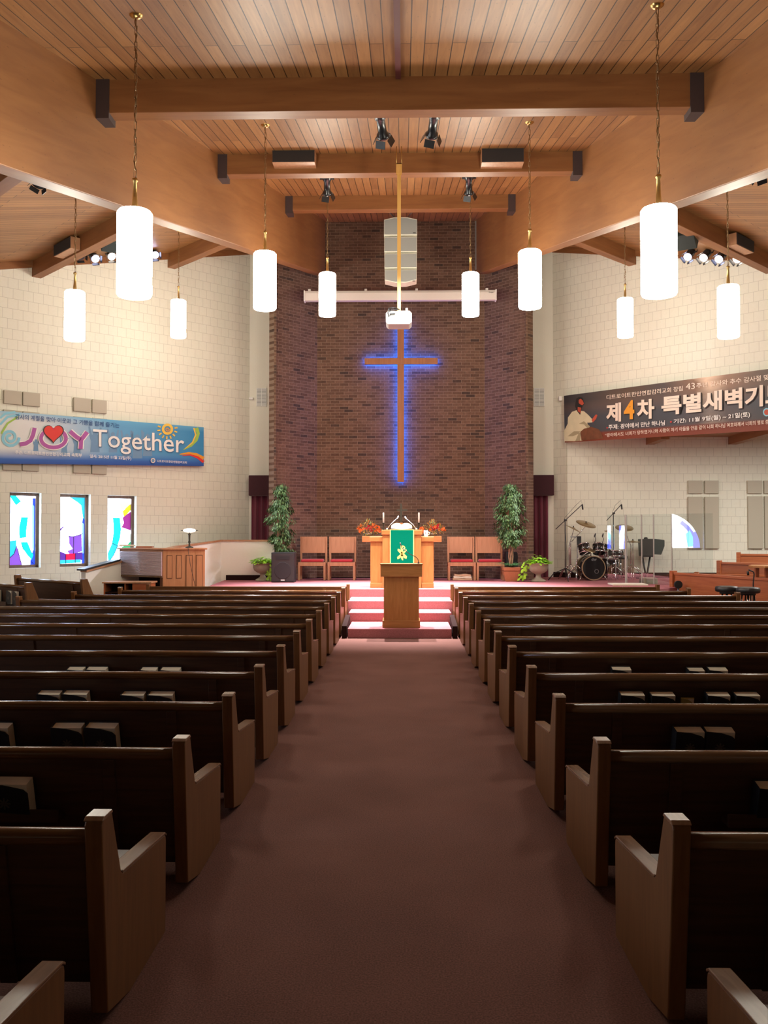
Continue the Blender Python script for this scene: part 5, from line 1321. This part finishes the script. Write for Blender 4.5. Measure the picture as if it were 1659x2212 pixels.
# ---------------------------------------------------------------- white half wall, organ, desk lamp
hw = [(atY(592, 1167, 21.0), 21.0), (atY(478, 1167, 21.0), 21.0)]
P0 = atY(592, 1167, 21.0); P1 = atY(478, 1167, 21.0); P2 = atY(385, 1180.5, 19.86); P3 = atY(258, 1213, 18.5); P4 = atY(185, 1233, 17.8)
m = MB(); cap = MB()
pl = [P0, P1, P2, P3, P4]
nr = [Vector((0, 1, 0)), Vector((-.3, .95, 0)), Vector((-.84, .54, 0)), Vector((-.84, .54, 0)), Vector((-.84, .54, 0))]
for mbx, o0, o1, z0f, z1f in ((m, 0, .14, lambda p: 0, lambda p: p.z - .03), (cap, -.03, .17, lambda p: p.z - .03, lambda p: p.z + .01)):
    vs = []
    for p, n_ in zip(pl, nr):
        for o_ in (o0, o1):
            for zf in (z0f, z1f): v = p + n_ * o_; vs.append((v.x, v.y, zf(p)))
    fs = []
    for i in range(len(pl) - 1):
        a, b = i * 4, i * 4 + 4; fs += [(a, b, b + 1, a + 1), (a + 2, a + 3, b + 3, b + 2), (a + 1, b + 1, b + 3, a + 3), (a, a + 2, b + 2, b)]
    e = (len(pl) - 1) * 4; fs += [(0, 1, 3, 2), (e, e + 2, e + 3, e + 1)]
    mbx.add(vs, fs)
hwall = thing('ramp_half_wall', 'white half wall with sloping wood cap running behind the organ', 'half wall', (0, 0, 0)); hwall['kind'] = 'structure'
m.build('wall_body', 'whitewall', hwall); cap.build('wood_cap', 'chair', hwall)
a, b = P1 - Vector((0, .035, 0)), P0 - Vector((0, .035, 0))
struct(MB().box(-4.15, b.x, 20.96, 21.0, STAGE, STAGE + .12).build('baseboard_half_wall', 'base'))

ZO = 0.0
r = thing('organ_console', 'large wooden organ console with purple lit roll top, left of the stage', 'organ', (0, 0, 0))
OA = atY(443, 1184, 18.25); OB = atY(352, 1190, 17.95); OC = atY(258, 1186, 18.6)
ox = OA.x; ztop = OA.z
# panelled end (faces the viewer), then the long tambour front running back to the left
def face_box(m, A, B, back, z0, z1, zA=None):
    n_ = Vector((-(B - A).y, (B - A).x, 0)).normalized(); n_ = n_ if n_.y > 0 else -n_
    vs = []
    for p in (A, B):
        for o_ in (0, back):
            for z in (z0, z1): v = p + n_ * o_; vs.append((v.x, v.y, z))
    m.add(vs, [(0, 1, 3, 2), (4, 6, 7, 5), (0, 4, 5, 1), (2, 3, 7, 6), (0, 2, 6, 4), (1, 5, 7, 3)]); return n_
A_ = Vector((OB.x, OB.y, 0)); B_e = Vector((OA.x, OA.y, 0)); C_ = Vector((OC.x, OC.y, 0))
m = MB(); face_box(m, A_, B_e, .62, ZO, ztop - .03); m.build('end_cabinet', 'organ', r, bevel=.006)
dE = (B_e - A_); lE = dE.length; dE.normalize(); nE = Vector((-dE.y, dE.x, 0)); nE = nE if nE.y > 0 else -nE
for (u0, u1, v0) in ((.09, .22, .25), (.31, .44, .25), (.54, .70, .02), (.78, .94, .02)):
    m = MB(); a = A_ + dE * lE * u0 - nE * .006; b = A_ + dE * lE * u1 - nE * .006; zt_ = ztop - .14; zb_ = ztop - (.62 if v0 > .2 else 1.1)
    face_box(m, a, b, .008, zb_, zt_); o = m.build('panel_recess', plain('panel_groove', (.14, .05, .02), .6) if 'panel_groove' not in MATS else MATS['panel_groove'], r)
    m = MB(); face_box(m, a + dE * .012 - nE * .004, b - dE * .012 - nE * .004, .008, zb_ + .012, zt_ - .012); m.build('raised_panel', 'organ', r, bevel=.003)
m = MB(); face_box(m, C_, A_, .55, ztop - .60, ztop - .03); m.build('tambour_case', 'organ', r, bevel=.01)
dT = (A_ - C_); lT = dT.length; dT.normalize(); nT = Vector((-dT.y, dT.x, 0)); nT = nT if nT.y > 0 else -nT
m = MB()
for k in range(20):
    z = ztop - .55 + k * .0245; a = C_ + dT * .05 - nT * (.02); b = A_ - dT * .01 - nT * .02
    m.cyl((a.x, a.y, z), (b.x, b.y, z), .0125, n=8)
m.build('tambour_roll', plain('tambour_slats', (.52, .40, .42), .22), r)
m = MB(); face_box(m, C_ - nT * .03, A_ - nT * .03, .05, ztop - .60, ztop - .565); m.build('shelf_lip', 'rail', r, bevel=.006)
m = MB(); face_box(m, C_ + dT * .0, C_ + dT * .06, .6, ZO, ztop - .03); m.build('far_leg', 'organ', r)
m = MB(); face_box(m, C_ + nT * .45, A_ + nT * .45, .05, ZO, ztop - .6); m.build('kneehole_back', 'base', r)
vs = [C_ - nT * .04 - dT * .03, A_ - nT * .04, A_ - nE * .04, B_e - nE * .04 + dE * .04, B_e + nE * .66 + dE * .04, A_ + nE * .66, C_ + nT * .6 - dT * .03]
m = MB(); m.prism([(v.x, v.y) for v in vs], 'Z', ztop - .03, ztop); m.build('console_top', 'organ', r, bevel=.004)
for i, (px, py, dz) in enumerate(((313, 1182, 0), (308, 1180, .03))):
    p = atZ(px, py, ztop + .01); o = MB().box(-.17, .17, -.12, .12, 0, .03).build('music_book', ('choir', 'paper')[i], bevel=.004); o.location = (p.x, min(p.y, 18.9), ztop + dz + .001); o.rotation_euler = (0, 0, .1 + .2 * i)
    tag(o, ('dark red', 'pale')[i] + ' music book lying on the organ top, ' + ('lower one', 'upper one')[i], 'music book', 'music books on the organ')
p = Vector((atY(409, 1182, 18.5).x, 18.5, ztop))
r = thing('desk_lamp', 'dark bronze desk lamp with white glass shade on the organ', 'lamp', p)
hL = atY(409, 1146, 18.5).z - ztop
MB().lathe([(.085, 0), (.08, .015), (.05, .03), (.02, .04), (.016, .09), (.028, .12), (.018, .16), (.022, hL - .10), (.032, hL - .08), (.014, hL - .06), (.012, hL - .02)], n=18).build('lamp_base', 'bronze', r)
m = MB(); prf = [(.0, 0), (.055, .008), (.062, .03), (.055, .052), (.0, .062)]
n = 14; vs = []; fs = []
for i in range(n + 1):
    t_ = i / n; x = -.135 + .27 * t_; s_ = min(1, math.sin(PI * t_) ** .35 + .02)
    for a in range(12): an = 2 * PI * a / 12; vs.append((x, math.cos(an) * .062 * s_, hL - .0 + math.sin(an) * .042 * s_))
for i in range(n):
    for a in range(12): b = (a + 1) % 12; fs.append((i * 12 + a, i * 12 + b, (i + 1) * 12 + b, (i + 1) * 12 + a))
fs += [tuple(range(12)), tuple(range(n * 12, n * 12 + 12))]
m.add(vs, fs, smooth=True); m.build('lamp_shade', 'opal', r)
MB().cyl((-.18, 0, hL), (.18, 0, hL), .006, n=6).build('shade_arm', 'bronze', r)
q0 = atY(411, 1184, 18.18); q1 = atY(432, 1262, 18.18)
MB().tube([p + Vector((.06, -.05, .01)) - p, Vector((q0.x, 17.98, ztop + .01)) - p, Vector((q0.x + .04, 18.0, ztop - .3)) - p, Vector((q1.x, 18.0, .4)) - p], .005, n=5).build('power_cord', 'black', r)
# low wooden cabinet before the organ
A, B = atY(224, 1257, 17.35), atY(324, 1290, 17.35)
r = thing('low_shelf', 'low wooden shelf table with open compartments in front of the organ', 'shelf', (A.x, 17.35, 0))
w_ = B.x - A.x; z_ = A.z
MB().box(-.03, w_ + .03, -.02, .42, z_ - .03, z_).build('shelf_top', 'chair', r, bevel=.004)
for xa, xb in ((0, .03), (w_ - .35, w_), (w_ * .45, w_ * .45 + .02)): MB().box(xa, xb, 0, .4, 0, z_ - .03).build('side_panel', 'choir', r)
MB().box(.03, w_, .38, .4, 0, z_ - .03).box(.03, w_, .0, .38, z_ - .22, z_ - .20).build('back_and_shelf', 'base', r)
# music stand tray at the end of the ramp cap
dP = (P3 - P4); m = MB(); off_ = Vector((0, 0, .015)); q_ = [P4 - dP * .08 + off_, P3 + off_]
m.add([q_[0] - nr[3] * .04, q_[1] - nr[3] * .04, q_[1] + nr[3] * .2, q_[0] + nr[3] * .2] + [v + Vector((0, 0, .035)) for v in (q_[0] - nr[3] * .04, q_[1] - nr[3] * .04, q_[1] + nr[3] * .2, q_[0] + nr[3] * .2)], [(0, 1, 2, 3), (7, 6, 5, 4), (0, 4, 5, 1), (1, 5, 6, 2), (2, 6, 7, 3), (3, 7, 4, 0)])
o = m.build('black_rail_cover', 'black', bevel=.005); tag(o, 'black sloping cover lying on the ramp wall cap left of the organ', 'cover')

# ---------------------------------------------------------------- drums
def leg3(m, r, z, z0=0.0, a0=.3, mi=0, th=.011):
    for k in range(3):
        a = a0 + k * 2 * PI / 3; m.tube([(0, 0, z), (math.cos(a) * r * .7, math.sin(a) * r * .7, z * .55), (math.cos(a) * r, math.sin(a) * r, z0 + .015)], th, n=6, mi=mi)
YD = 21.35
def c6(x, y, Y): return atY(1190 + x / 5.027, 1060 + y / 5.027, Y)
bc = c6(465, 818, 20.9); R_ = (c6(600, 818, 20.9).x - c6(333, 818, 20.9).x) / 2
r = thing('bass_drum', 'black bass drum with two toms, facing the room on the right', 'drum', (bc.x, 20.9, STAGE), 0, 'drum kit')
zc = R_ + .01
r.rotation_euler = (0, 0, .12)
MB().cyl((0, .02, zc), (0, .42, zc), R_ * .965, n=48).build('shell', 'drumblack', r)
def ring(rad, y0, y1, w_, n=48):
    m = MB(); vs = []
    for i in range(n):
        a = 2 * PI * i / n
        for rr, y in ((rad, y0), (rad, y1), (rad - w_, y1), (rad - w_, y0)): vs.append((math.cos(a) * rr, y, zc + math.sin(a) * rr))
    m.add(vs, [(i * 4 + k, ((i + 1) % n) * 4 + k, ((i + 1) % n) * 4 + (k + 1) % 4, i * 4 + (k + 1) % 4) for i in range(n) for k in range(4)], smooth=False); return m
ring(R_, -.01, .03, .02).build('front_hoop', 'bassrim', r); ring(R_, .40, .44, .02).build('rear_hoop', 'bassrim', r)
MB().cyl((0, .004, zc), (0, .012, zc), R_ * .93, n=48).build('front_head', 'drumblack', r)
vs, fs = text_mesh('dw', .03); MB().add([(-.055 + u * .13, .001, zc + R_ * .58 + v * .075) for u, v in vs], fs).build('head_lettering', 'steel', r, rec=False)
m = MB(); vs = []
for i in range(24):
    a = 2 * PI * i / 24
    for rr in (.052, .040): vs.append((.07 + math.cos(a) * rr, .0, zc - .08 + math.sin(a) * rr))
m.add(vs, [(2 * i, 2 * ((i + 1) % 24), 2 * ((i + 1) % 24) + 1, 2 * i + 1) for i in range(24)]); m.build('port_ring', 'steel', r)
m = MB()
for k in range(8):
    a = 2 * PI * k / 8 + .2; m.cyl((math.cos(a) * R_ * .99, -.02, zc + math.sin(a) * R_ * .99), (math.cos(a) * R_ * .99, .14, zc + math.sin(a) * R_ * .99), .008, n=6)
for sx in (-1, 1): m.tube([(sx * R_ * .8, .15, zc * .7), (sx * R_ * 1.15, .02, 0.01)], .01)
m.build('tension_rods', 'chrome', r)
def shell_drum(m_sh, m_hd, m_ch, c, rad, h, tx, ty):
    Mx = Matrix.Translation(c) @ Matrix.Rotation(ty, 4, 'Y') @ Matrix.Rotation(tx, 4, 'X')
    m_sh.lathe([(rad, 0), (rad, h)], n=28, mat=Mx); m_hd.lathe([(rad * .96, h + .002), (rad * .96, h + .006)], n=28, mat=Mx); m_hd.lathe([(rad * .96, -.006), (rad * .96, -.002)], n=28, mat=Mx)
    for z in (0, h):
        m_ch.lathe([(rad * 1.04, z - .012), (rad * 1.05, z), (rad * 1.04, z + .012)], n=28, mat=Mx)
    for k in range(6):
        a = k * PI / 3; m_ch.cyl(Mx @ Vector((math.cos(a) * rad * 1.06, math.sin(a) * rad * 1.06, 0)), Mx @ Vector((math.cos(a) * rad * 1.06, math.sin(a) * rad * 1.06, h)), .006, n=6)
for nm, dx, dz in (('left', -.16, .0), ('right', .17, .0)):
    t = MB(), MB(), MB(); shell_drum(*t, Vector((dx, .12, zc + R_ + .07)), .135, .20, -.45, dx * .6)
    o = t[0].build('tom', 'drumblack', r); t[1].build('drum_head', 'skin_w', o); t[2].build('rim_and_lugs', 'chrome', o)
m = MB().cyl((0, .2, zc + R_ * .95), (0, .2, zc + R_ + .16), .012); m.tube([(-.10, .16, zc + R_ + .14), (0, .2, zc + R_ + .15), (.10, .16, zc + R_ + .14)], .01); m.build('tom_mount', 'chrome', r)
# floor tom and snare
def stand_drum(px, py, Y, rad, h, label, legs, tx=0, z=None):
    c = c6(px, py, Y); r = thing('drum', label, 'drum', (c.x, Y, STAGE), group='drum kit')
    zz = c.z - STAGE; t = MB(), MB(), MB(); shell_drum(*t, Vector((0, 0, zz)), rad, h, tx, 0)
    t[0].build('shell', 'drumblack', r); t[1].build('drum_head', 'skin_w', r); t[2].build('rim_and_lugs', 'chrome', r)
    m = MB()
    if legs == 3:
        for k in range(3): a = k * 2 * PI / 3 + .5; m.tube([(math.cos(a) * rad * 1.05, math.sin(a) * rad * 1.05, zz + h * .6), (math.cos(a) * rad * 1.08, math.sin(a) * rad * 1.08, .01)], .009)
    else:
        m.cyl((0, 0, .2), (0, 0, zz), .012); leg3(m, .28, .34)
        for k in range(3): a = k * 2 * PI / 3; m.tube([(0, 0, zz - .08), (math.cos(a) * rad, math.sin(a) * rad, zz - .01)], .008)
    m.build('stand', 'chrome', r); return r
stand_drum(640, 900, 21.35, .2, .36, 'floor tom standing just right of the bass drum', 3)
stand_drum(700, 700, 21.1, .175, .13, 'snare drum on its stand right of the bass drum', 1, .1)
stand_drum(590, 690, 21.6, .16, .2, 'tom drum with pale head above the right of bass drum', 1, -.5)
def cymbal(px, py, Y, rad, tx, ty, label, basepx=None, hat=False):
    c = c6(px, py, Y); r = thing('cymbal', label, 'cymbal', (c.x, Y, STAGE), group='cymbals of the drum kit')
    zz = c.z - STAGE; Mx = Matrix.Rotation(ty, 4, 'Y') @ Matrix.Rotation(tx, 4, 'X')
    prof = [(.0, .03), (.02, .03), (.04, .018), (rad, -.004), (rad, -.008), (.04, .012), (.015, .02)]
    MB().lathe([(.012, .03), (.025, .027), (.045, .014), (rad * .6, .004), (rad, -.006), (rad, -.008), (rad * .6, .001), (.04, .01)], c=(0, 0, zz), n=36, mat=Mx).build('cymbal_plate', 'cymbal', r)
    if hat: MB().lathe([(.012, -.03), (.045, -.02), (rad, -.012), (rad, -.014), (.045, -.024)], c=(0, 0, zz), n=36, mat=Mx).build('cymbal_plate', 'cymbal', r)
    bx = (c6(basepx, py, Y).x - c.x) if basepx else 0
    m = MB().tube([(0, 0, zz + .05), (0, 0, zz - .05), (bx, .03, zz * .66), (bx, .03, .12)], [.007, .009, .012, .014]); m2 = MB(); leg3(m2, .3, .36)
    for v in m2.v: pass
    m.add([(v[0] + bx, v[1] + .03, v[2]) for v in m2.v], m2.f, smooth=True)
    MB().cyl((0, 0, zz + .03), (0, 0, zz + .06), .014).build('wing_nut', 'black', r)
    m.build('stand', 'chrome', r); return r
cymbal(382, 360, 21.5, .245, .35, .25, 'large crash cymbal highest at the left of the drum kit', 215)
cymbal(245, 410, 21.2, .20, .15, .45, 'steeply tilted cymbal at the far left of the drum kit', 200)
cymbal(415, 635, 20.95, .16, .35, .35, 'small low cymbal in front of the left tom', 280)
cymbal(625, 440, 21.5, .10, .2, .1, 'small splash cymbal in the middle behind the toms', 640)
cymbal(798, 402, 21.5, .215, .4, .0, 'round crash cymbal seen through the clear shield', 870)
cymbal(890, 552, 21.3, .17, .05, .0, 'flat hi-hat pair seen through the clear shield', 895, hat=True)
# throne
t = c6(730, 700, 21.6); r = thing('drum_throne', 'low round black drum throne behind the drum kit', 'stool', (t.x + .1, 21.75, STAGE), group='drum kit')
MB().lathe([(.15, .48), (.17, .50), (.17, .55), (.14, .57)], n=24).build('seat', 'vinyl', r); m = MB().cyl((0, 0, .1), (0, 0, .49), .015); leg3(m, .24, .3); m.build('stand', 'chrome', r)
# microphone stands
for (bx, by, tx_, ty_, ex, ey, mx_, my_, Y, nm) in ((157, 890, 157, 320, 52, 418, 340, 150, 20.7, 'left of the bass drum'), (682, 900, 682, 245, 605, 325, 765, 150, 21.7, 'behind the drum kit')):
    b = c6(bx, by, Y); r = thing('microphone_stand', 'tall black boom microphone stand ' + nm, 'microphone stand', (b.x, Y, STAGE), group='boom microphone stands')
    T = c6(tx_, ty_, Y) - Vector((b.x, Y, STAGE)); E_ = c6(ex, ey, Y) - Vector((b.x, Y, STAGE)); Q = c6(mx_, my_, Y) - Vector((b.x, Y, STAGE))
    m = MB().tube([(0, 0, .1), (0, 0, T.z)], .011); leg3(m, .42, .30, a0=.5); m.build('tripod_pole', 'black', r)
    MB().tube([E_, Q], .009).build('boom_arm', 'black', r)
    MB().cyl((T.x - .03, 0, T.z), (T.x + .03, 0, T.z), .022, n=10).build('clutch', 'black', r)
    MB().cyl(Q, Q + Vector((.01, -.02, -.12)), .02, .017).build('microphone', 'black', r)
    MB().tube([Q, Q + Vector((-.02, 0, .10)), Q + Vector((-.15, 0, -.02)), T + Vector((-.02, 0, .05)), T * .5 + Vector((.03, 0, 0)), Vector((.03, 0, .1))], .004, n=5).build('cable', 'black', r)
# small clipped mics, percussion box
for px, py, nm in ((475, 500, 'left tom'), (560, 500, 'right tom')):
    p = c6(px, py, 21.0); o = MB().tube([(0, 0, -.14), (.03, 0, -.05), (0, 0, .0)], .008).cyl((0, 0, 0), (.02, 0, .08), .018, .014).build('clip_microphone', 'black'); o.location = p; tag(o, 'small black clip microphone over the %s' % nm, 'microphone', 'clip microphones')
p = c6(305, 535, 21.3); r = thing('electronic_pad', 'small dark grey pad module on a stand left of the bass drum', 'drum pad', (p.x, 21.3, STAGE), group='drum kit'); zz = p.z - STAGE
MB().box(-.05, .05, -.03, .03, -.12, .09).build('module', 'black', r, bevel=.008); r.children[0].location = (0, 0, zz)
m = MB().tube([(-.03, .04, 0.1), (-.03, .04, zz)], .012); m.box(-.2, .03, -.02, .04, zz + .06, zz + .085); m2 = MB(); leg3(m2, .26, .32); m.add([(v[0] - .03, v[1] + .04, v[2]) for v in m2.v], m2.f, smooth=True); m.build('stand', 'steel', r)
# covered keyboard on folding stand
A, B = c6(985, 522, 21.6), c6(1237, 720, 21.6)
r = thing('covered_keyboard_case', 'bulky black box on a folding V stand seen through the clear shield', 'equipment case', (0, 0, 0))
xm = c6(1045, 700, 21.6).x
MB().prism([(A.x, A.z - .01), (A.x + .02, B.z + .02), (c6(1115, 720, 21.6).x, B.z), (c6(1120, 690, 21.6).x, c6(0, 690, 21.6).z), (c6(1200, 695, 21.6).x, c6(0, 695, 21.6).z), (B.x, c6(0, 600, 21.6).z), (B.x, c6(0, 535, 21.6).z), (c6(1130, 520, 21.6).x, A.z)], 'Y', 21.6, 21.95).build('case_body', 'greenblack', r, bevel=.01)
MB().box(A.x, c6(1115, 0 + 520, 21.6).x, 21.57, 21.6, B.z + .0, A.z - .01).build('front_cover', 'darkbox', r, bevel=.006)
MB().lathe([(.045, 0), (.05, .02), (.03, .05)], c=(xm, 21.7, A.z - .01), n=16).build('knob', 'black', r)
m = MB(); zf = STAGE + .02
for sx in (-1, 1): m.tube([(xm + sx * .10, 21.68, B.z + .05), (xm + sx * .02, 21.68, STAGE + .12), (xm, 21.68, STAGE)], .022)
m.tube([(xm - .2, 21.55, STAGE + .02), (xm + .2, 21.85, STAGE + .02)], .02).tube([(xm - .2, 21.85, STAGE + .02), (xm + .2, 21.55, STAGE + .02)], .02)
m.build('folding_stand', 'black', r)

# ---------------------------------------------------------------- clear drum shield: five hinged acrylic panels
def dshield():
    r = thing('drum_shield', 'clear acrylic drum shield of hinged panels right of the drums', 'drum shield', (0, 0, 0))
    ztop_ = atY(1400, 1111, 19.7).z
    A0 = atY(1312, 1150, 20.15)
    # chain of panels: each given by left and right pixel column and yaw of its normal
    def panel_dir(p, win):   # tangent of a panel at p that mirrors the point win towards the camera
        u = (p - CAM); u.z = 0; u.normalize(); v = (Vector(win) - p); v.z = 0; v.normalize(); n_ = (v - u).normalized(); return Vector((-n_.y, n_.x, 0)) if -n_.y > 0 else Vector((n_.y, -n_.x, 0))
    cols = [(1312, 1352, (-XW, 8.5, 0)), (1352, 1386, (-XW, 12.2, 0)), (1386, 1412, (-XW, 13.0, 0)), (1412, 1451, (-XW, 11.6, 0)), (1451, 1540, (-XW, 4.6, 0))]
    P = Vector((A0.x, A0.y, 0)); edge = MB(); k = 0
    pts = [P]
    for x0, x1, win in cols:
        t = panel_dir(P + (Vector((.28, -.15, 0)) if x1 > 1500 else Vector((.2, -.08, 0))), win); n_ = Vector((t.y, -t.x, 0))
        Q = hit(x1, 1150, n_, n_.dot(P)); Q.z = 0
        m = MB(); th = n_ * .006
        vs = [P, Q, Q + th, P + th]; vs = [(v.x, v.y, STAGE + .0) for v in vs] + [(v.x, v.y, ztop_ - (.02 * k)) for v in vs]
        m.add(vs, [(0, 1, 2, 3), (7, 6, 5, 4), (0, 4, 5, 1), (1, 5, 6, 2), (2, 6, 7, 3), (3, 7, 4, 0)])
        m.build('clear_panel', 'acrylic', r)
        P = Q; pts.append(P)
    for i, p in enumerate(pts[1:-1]): 
        w = .025 if i == 0 else .012; MB().box(p.x - w, p.x + w, p.y - .008, p.y + .012, STAGE, ztop_ - .01).build('hinge_strip', 'acrylicedge', r)
    return pts
SP = dshield()
print('SHIELD', [tuple(round(c, 2) for c in p) for p in SP])
A, B = atY(1316, 1262, 19.35), atY(1421, 1262, 19.35)
o = MB().box(A.x, B.x - .3, 19.0, 19.5, STAGE, STAGE + .03).build('plywood_board', 'paper', bevel=.004); tag(o, 'pale plywood board on the stage floor below the clear shield', 'board')
A, B = atY(1391, 1249, 19.6), atY(1421, 1270, 19.6)
o = MB().box(A.x, B.x, 19.6, 20.0, STAGE - .3, A.z).build('floor_box', 'urn', bevel=.006); tag(o, 'pale grey low box at the right end of the stage', 'box')

# ---------------------------------------------------------------- choir area on the right
def choir_screen(PA, PB, ztop_, z0, label, name='choir_screen', th=.05, cap=True):
    r = thing(name, label, 'choir screen', (PA.x, PA.y, 0), 0, 'reddish choir screens'); d = PB - PA; d.z = 0; L = d.length; r.rotation_euler = (0, 0, math.atan2(d.y, d.x))
    MB().box(0, .09, -.05, .08, z0, ztop_ + .035).build('post', 'choir', r, bevel=.006)
    MB().box(.09, L, 0, th, z0, ztop_ - .05).build('panel', 'choir', r)
    MB().box(.09, L, -.02, th + .02, ztop_ - .05, ztop_).build('top_rail', 'choir', r, bevel=.006)
    return r
PA = atY(1450, 1236, 18.6); PB = hit(1659, 1250, (0, 1, 0), 16.2)
PB = Vector((PA.x + (PB.x - PA.x) * 1.6, PA.y + (PB.y - PA.y) * 1.6, 0))
choir_screen(PA, PB, PA.z, 0, 'long reddish wooden choir screen behind the two stools on the right')
PA = atY(1549, 1214, 20.2); zt1 = PA.z; choir_screen(PA, Vector((PA.x + 3.4, PA.y - 2.6, 0)), zt1, 0, 'middle reddish choir pew back rising behind the front screen')
PA = atY(1591, 1196, 21.2); choir_screen(PA, Vector((PA.x + 3.0, PA.y - 1.6, 0)), PA.z, 0, 'highest reddish choir pew back against the recess wall')
PA = atY(1500, 1237, 19.6); choir_screen(PA, Vector((PA.x + 2.0, PA.y - 1.0, 0)), PA.z - .02, 0, 'low reddish choir pew end just behind the front screen')
# table with a lamp-like microphone and two stools
A = atY(1628, 1222, 16.5)
r = thing('wooden_table', 'pale wooden table top at the right edge of the picture', 'table', (A.x, 16.5, 0)); 
MB().prism([(-.02, 0), (.12, -.22), (1.2, -.30), (1.2, .5), (.15, .5), (0, .25)], 'Z', A.z - .04, A.z).build('table_top', 'oakX', r, bevel=.006)
for x_, y_ in ((.2, -.05), (1.1, -.05), (.2, .4), (1.1, .4)): MB().box(x_, x_ + .06, y_, y_ + .06, 0, A.z - .04).build('leg', 'choir', r)
def stool(px, pyt, pyb, Y, label, f=None):
    c = atY(px, pyt, Y); z = c.z
    if f: return dup(f, (c.x, Y, 0), .4, label)
    r = thing('round_stool', label, 'stool', (c.x, Y, 0), 0, 'round black stools')
    MB().lathe([(.15, z - .10), (.185, z - .09), (.195, z - .05), (.185, z - .01), (.14, z)], n=28).build('seat', 'vinyl', r)
    m = MB().cyl((0, 0, .25), (0, 0, z - .1), .02)
    for k in range(4): a = k * PI / 2 + .4; m.tube([(math.cos(a) * .1, math.sin(a) * .1, z - .13), (math.cos(a) * .2, math.sin(a) * .2, .02)], .013)
    m.build('leg_frame', 'chrome', r)
    MB().cyl((0, 0, z - .13), (0, 0, z - .09), .12).build('swivel_plate', 'black', r)
    return r
s0 = stool(1570, 1266, 1285, 15.2, 'black round stool on the right, left one of the two')
stool(1616, 1270, 1290, 14.9, 'black round stool with chrome legs, right one of the two', s0)
c = atY(1627, 1262, 15.6); r = thing('small_microphone_stand', 'short black microphone arm rising behind the right stool', 'microphone stand', (c.x, 15.6, 0))
q = [c, atY(1629, 1240, 15.6), atY(1627, 1235, 15.6), atY(1617, 1231, 15.6)]
MB().tube([(0, 0, 0), (0, 0, .5)] + [p_ - Vector((c.x, 15.6, 0)) for p_ in q], .012).cyl((0, 0, 0), (0, 0, .02), .13).build('stand_arm', 'black', r)
p_ = atY(1615, 1234, 15.6) - Vector((c.x, 15.6, 0)); MB().cyl(p_, p_ + Vector((.01, 0, -.07)), .02).build('microphone', 'black', r)
p = atY(1459, 1262, 18.3); r = thing('desk_fan', 'small dark round fan beside the left end of choir screen', 'fan', (p.x + .02, 18.15, 0)); 
MB().cyl((0, 0, p.z), (0, .06, p.z), .08, n=24).build('fan_head', 'black', r); MB().cyl((0, .03, 0), (0, .03, p.z - .06), .02).cyl((0, .03, 0), (0, .03, .02), .12).build('fan_stand', 'steel', r)
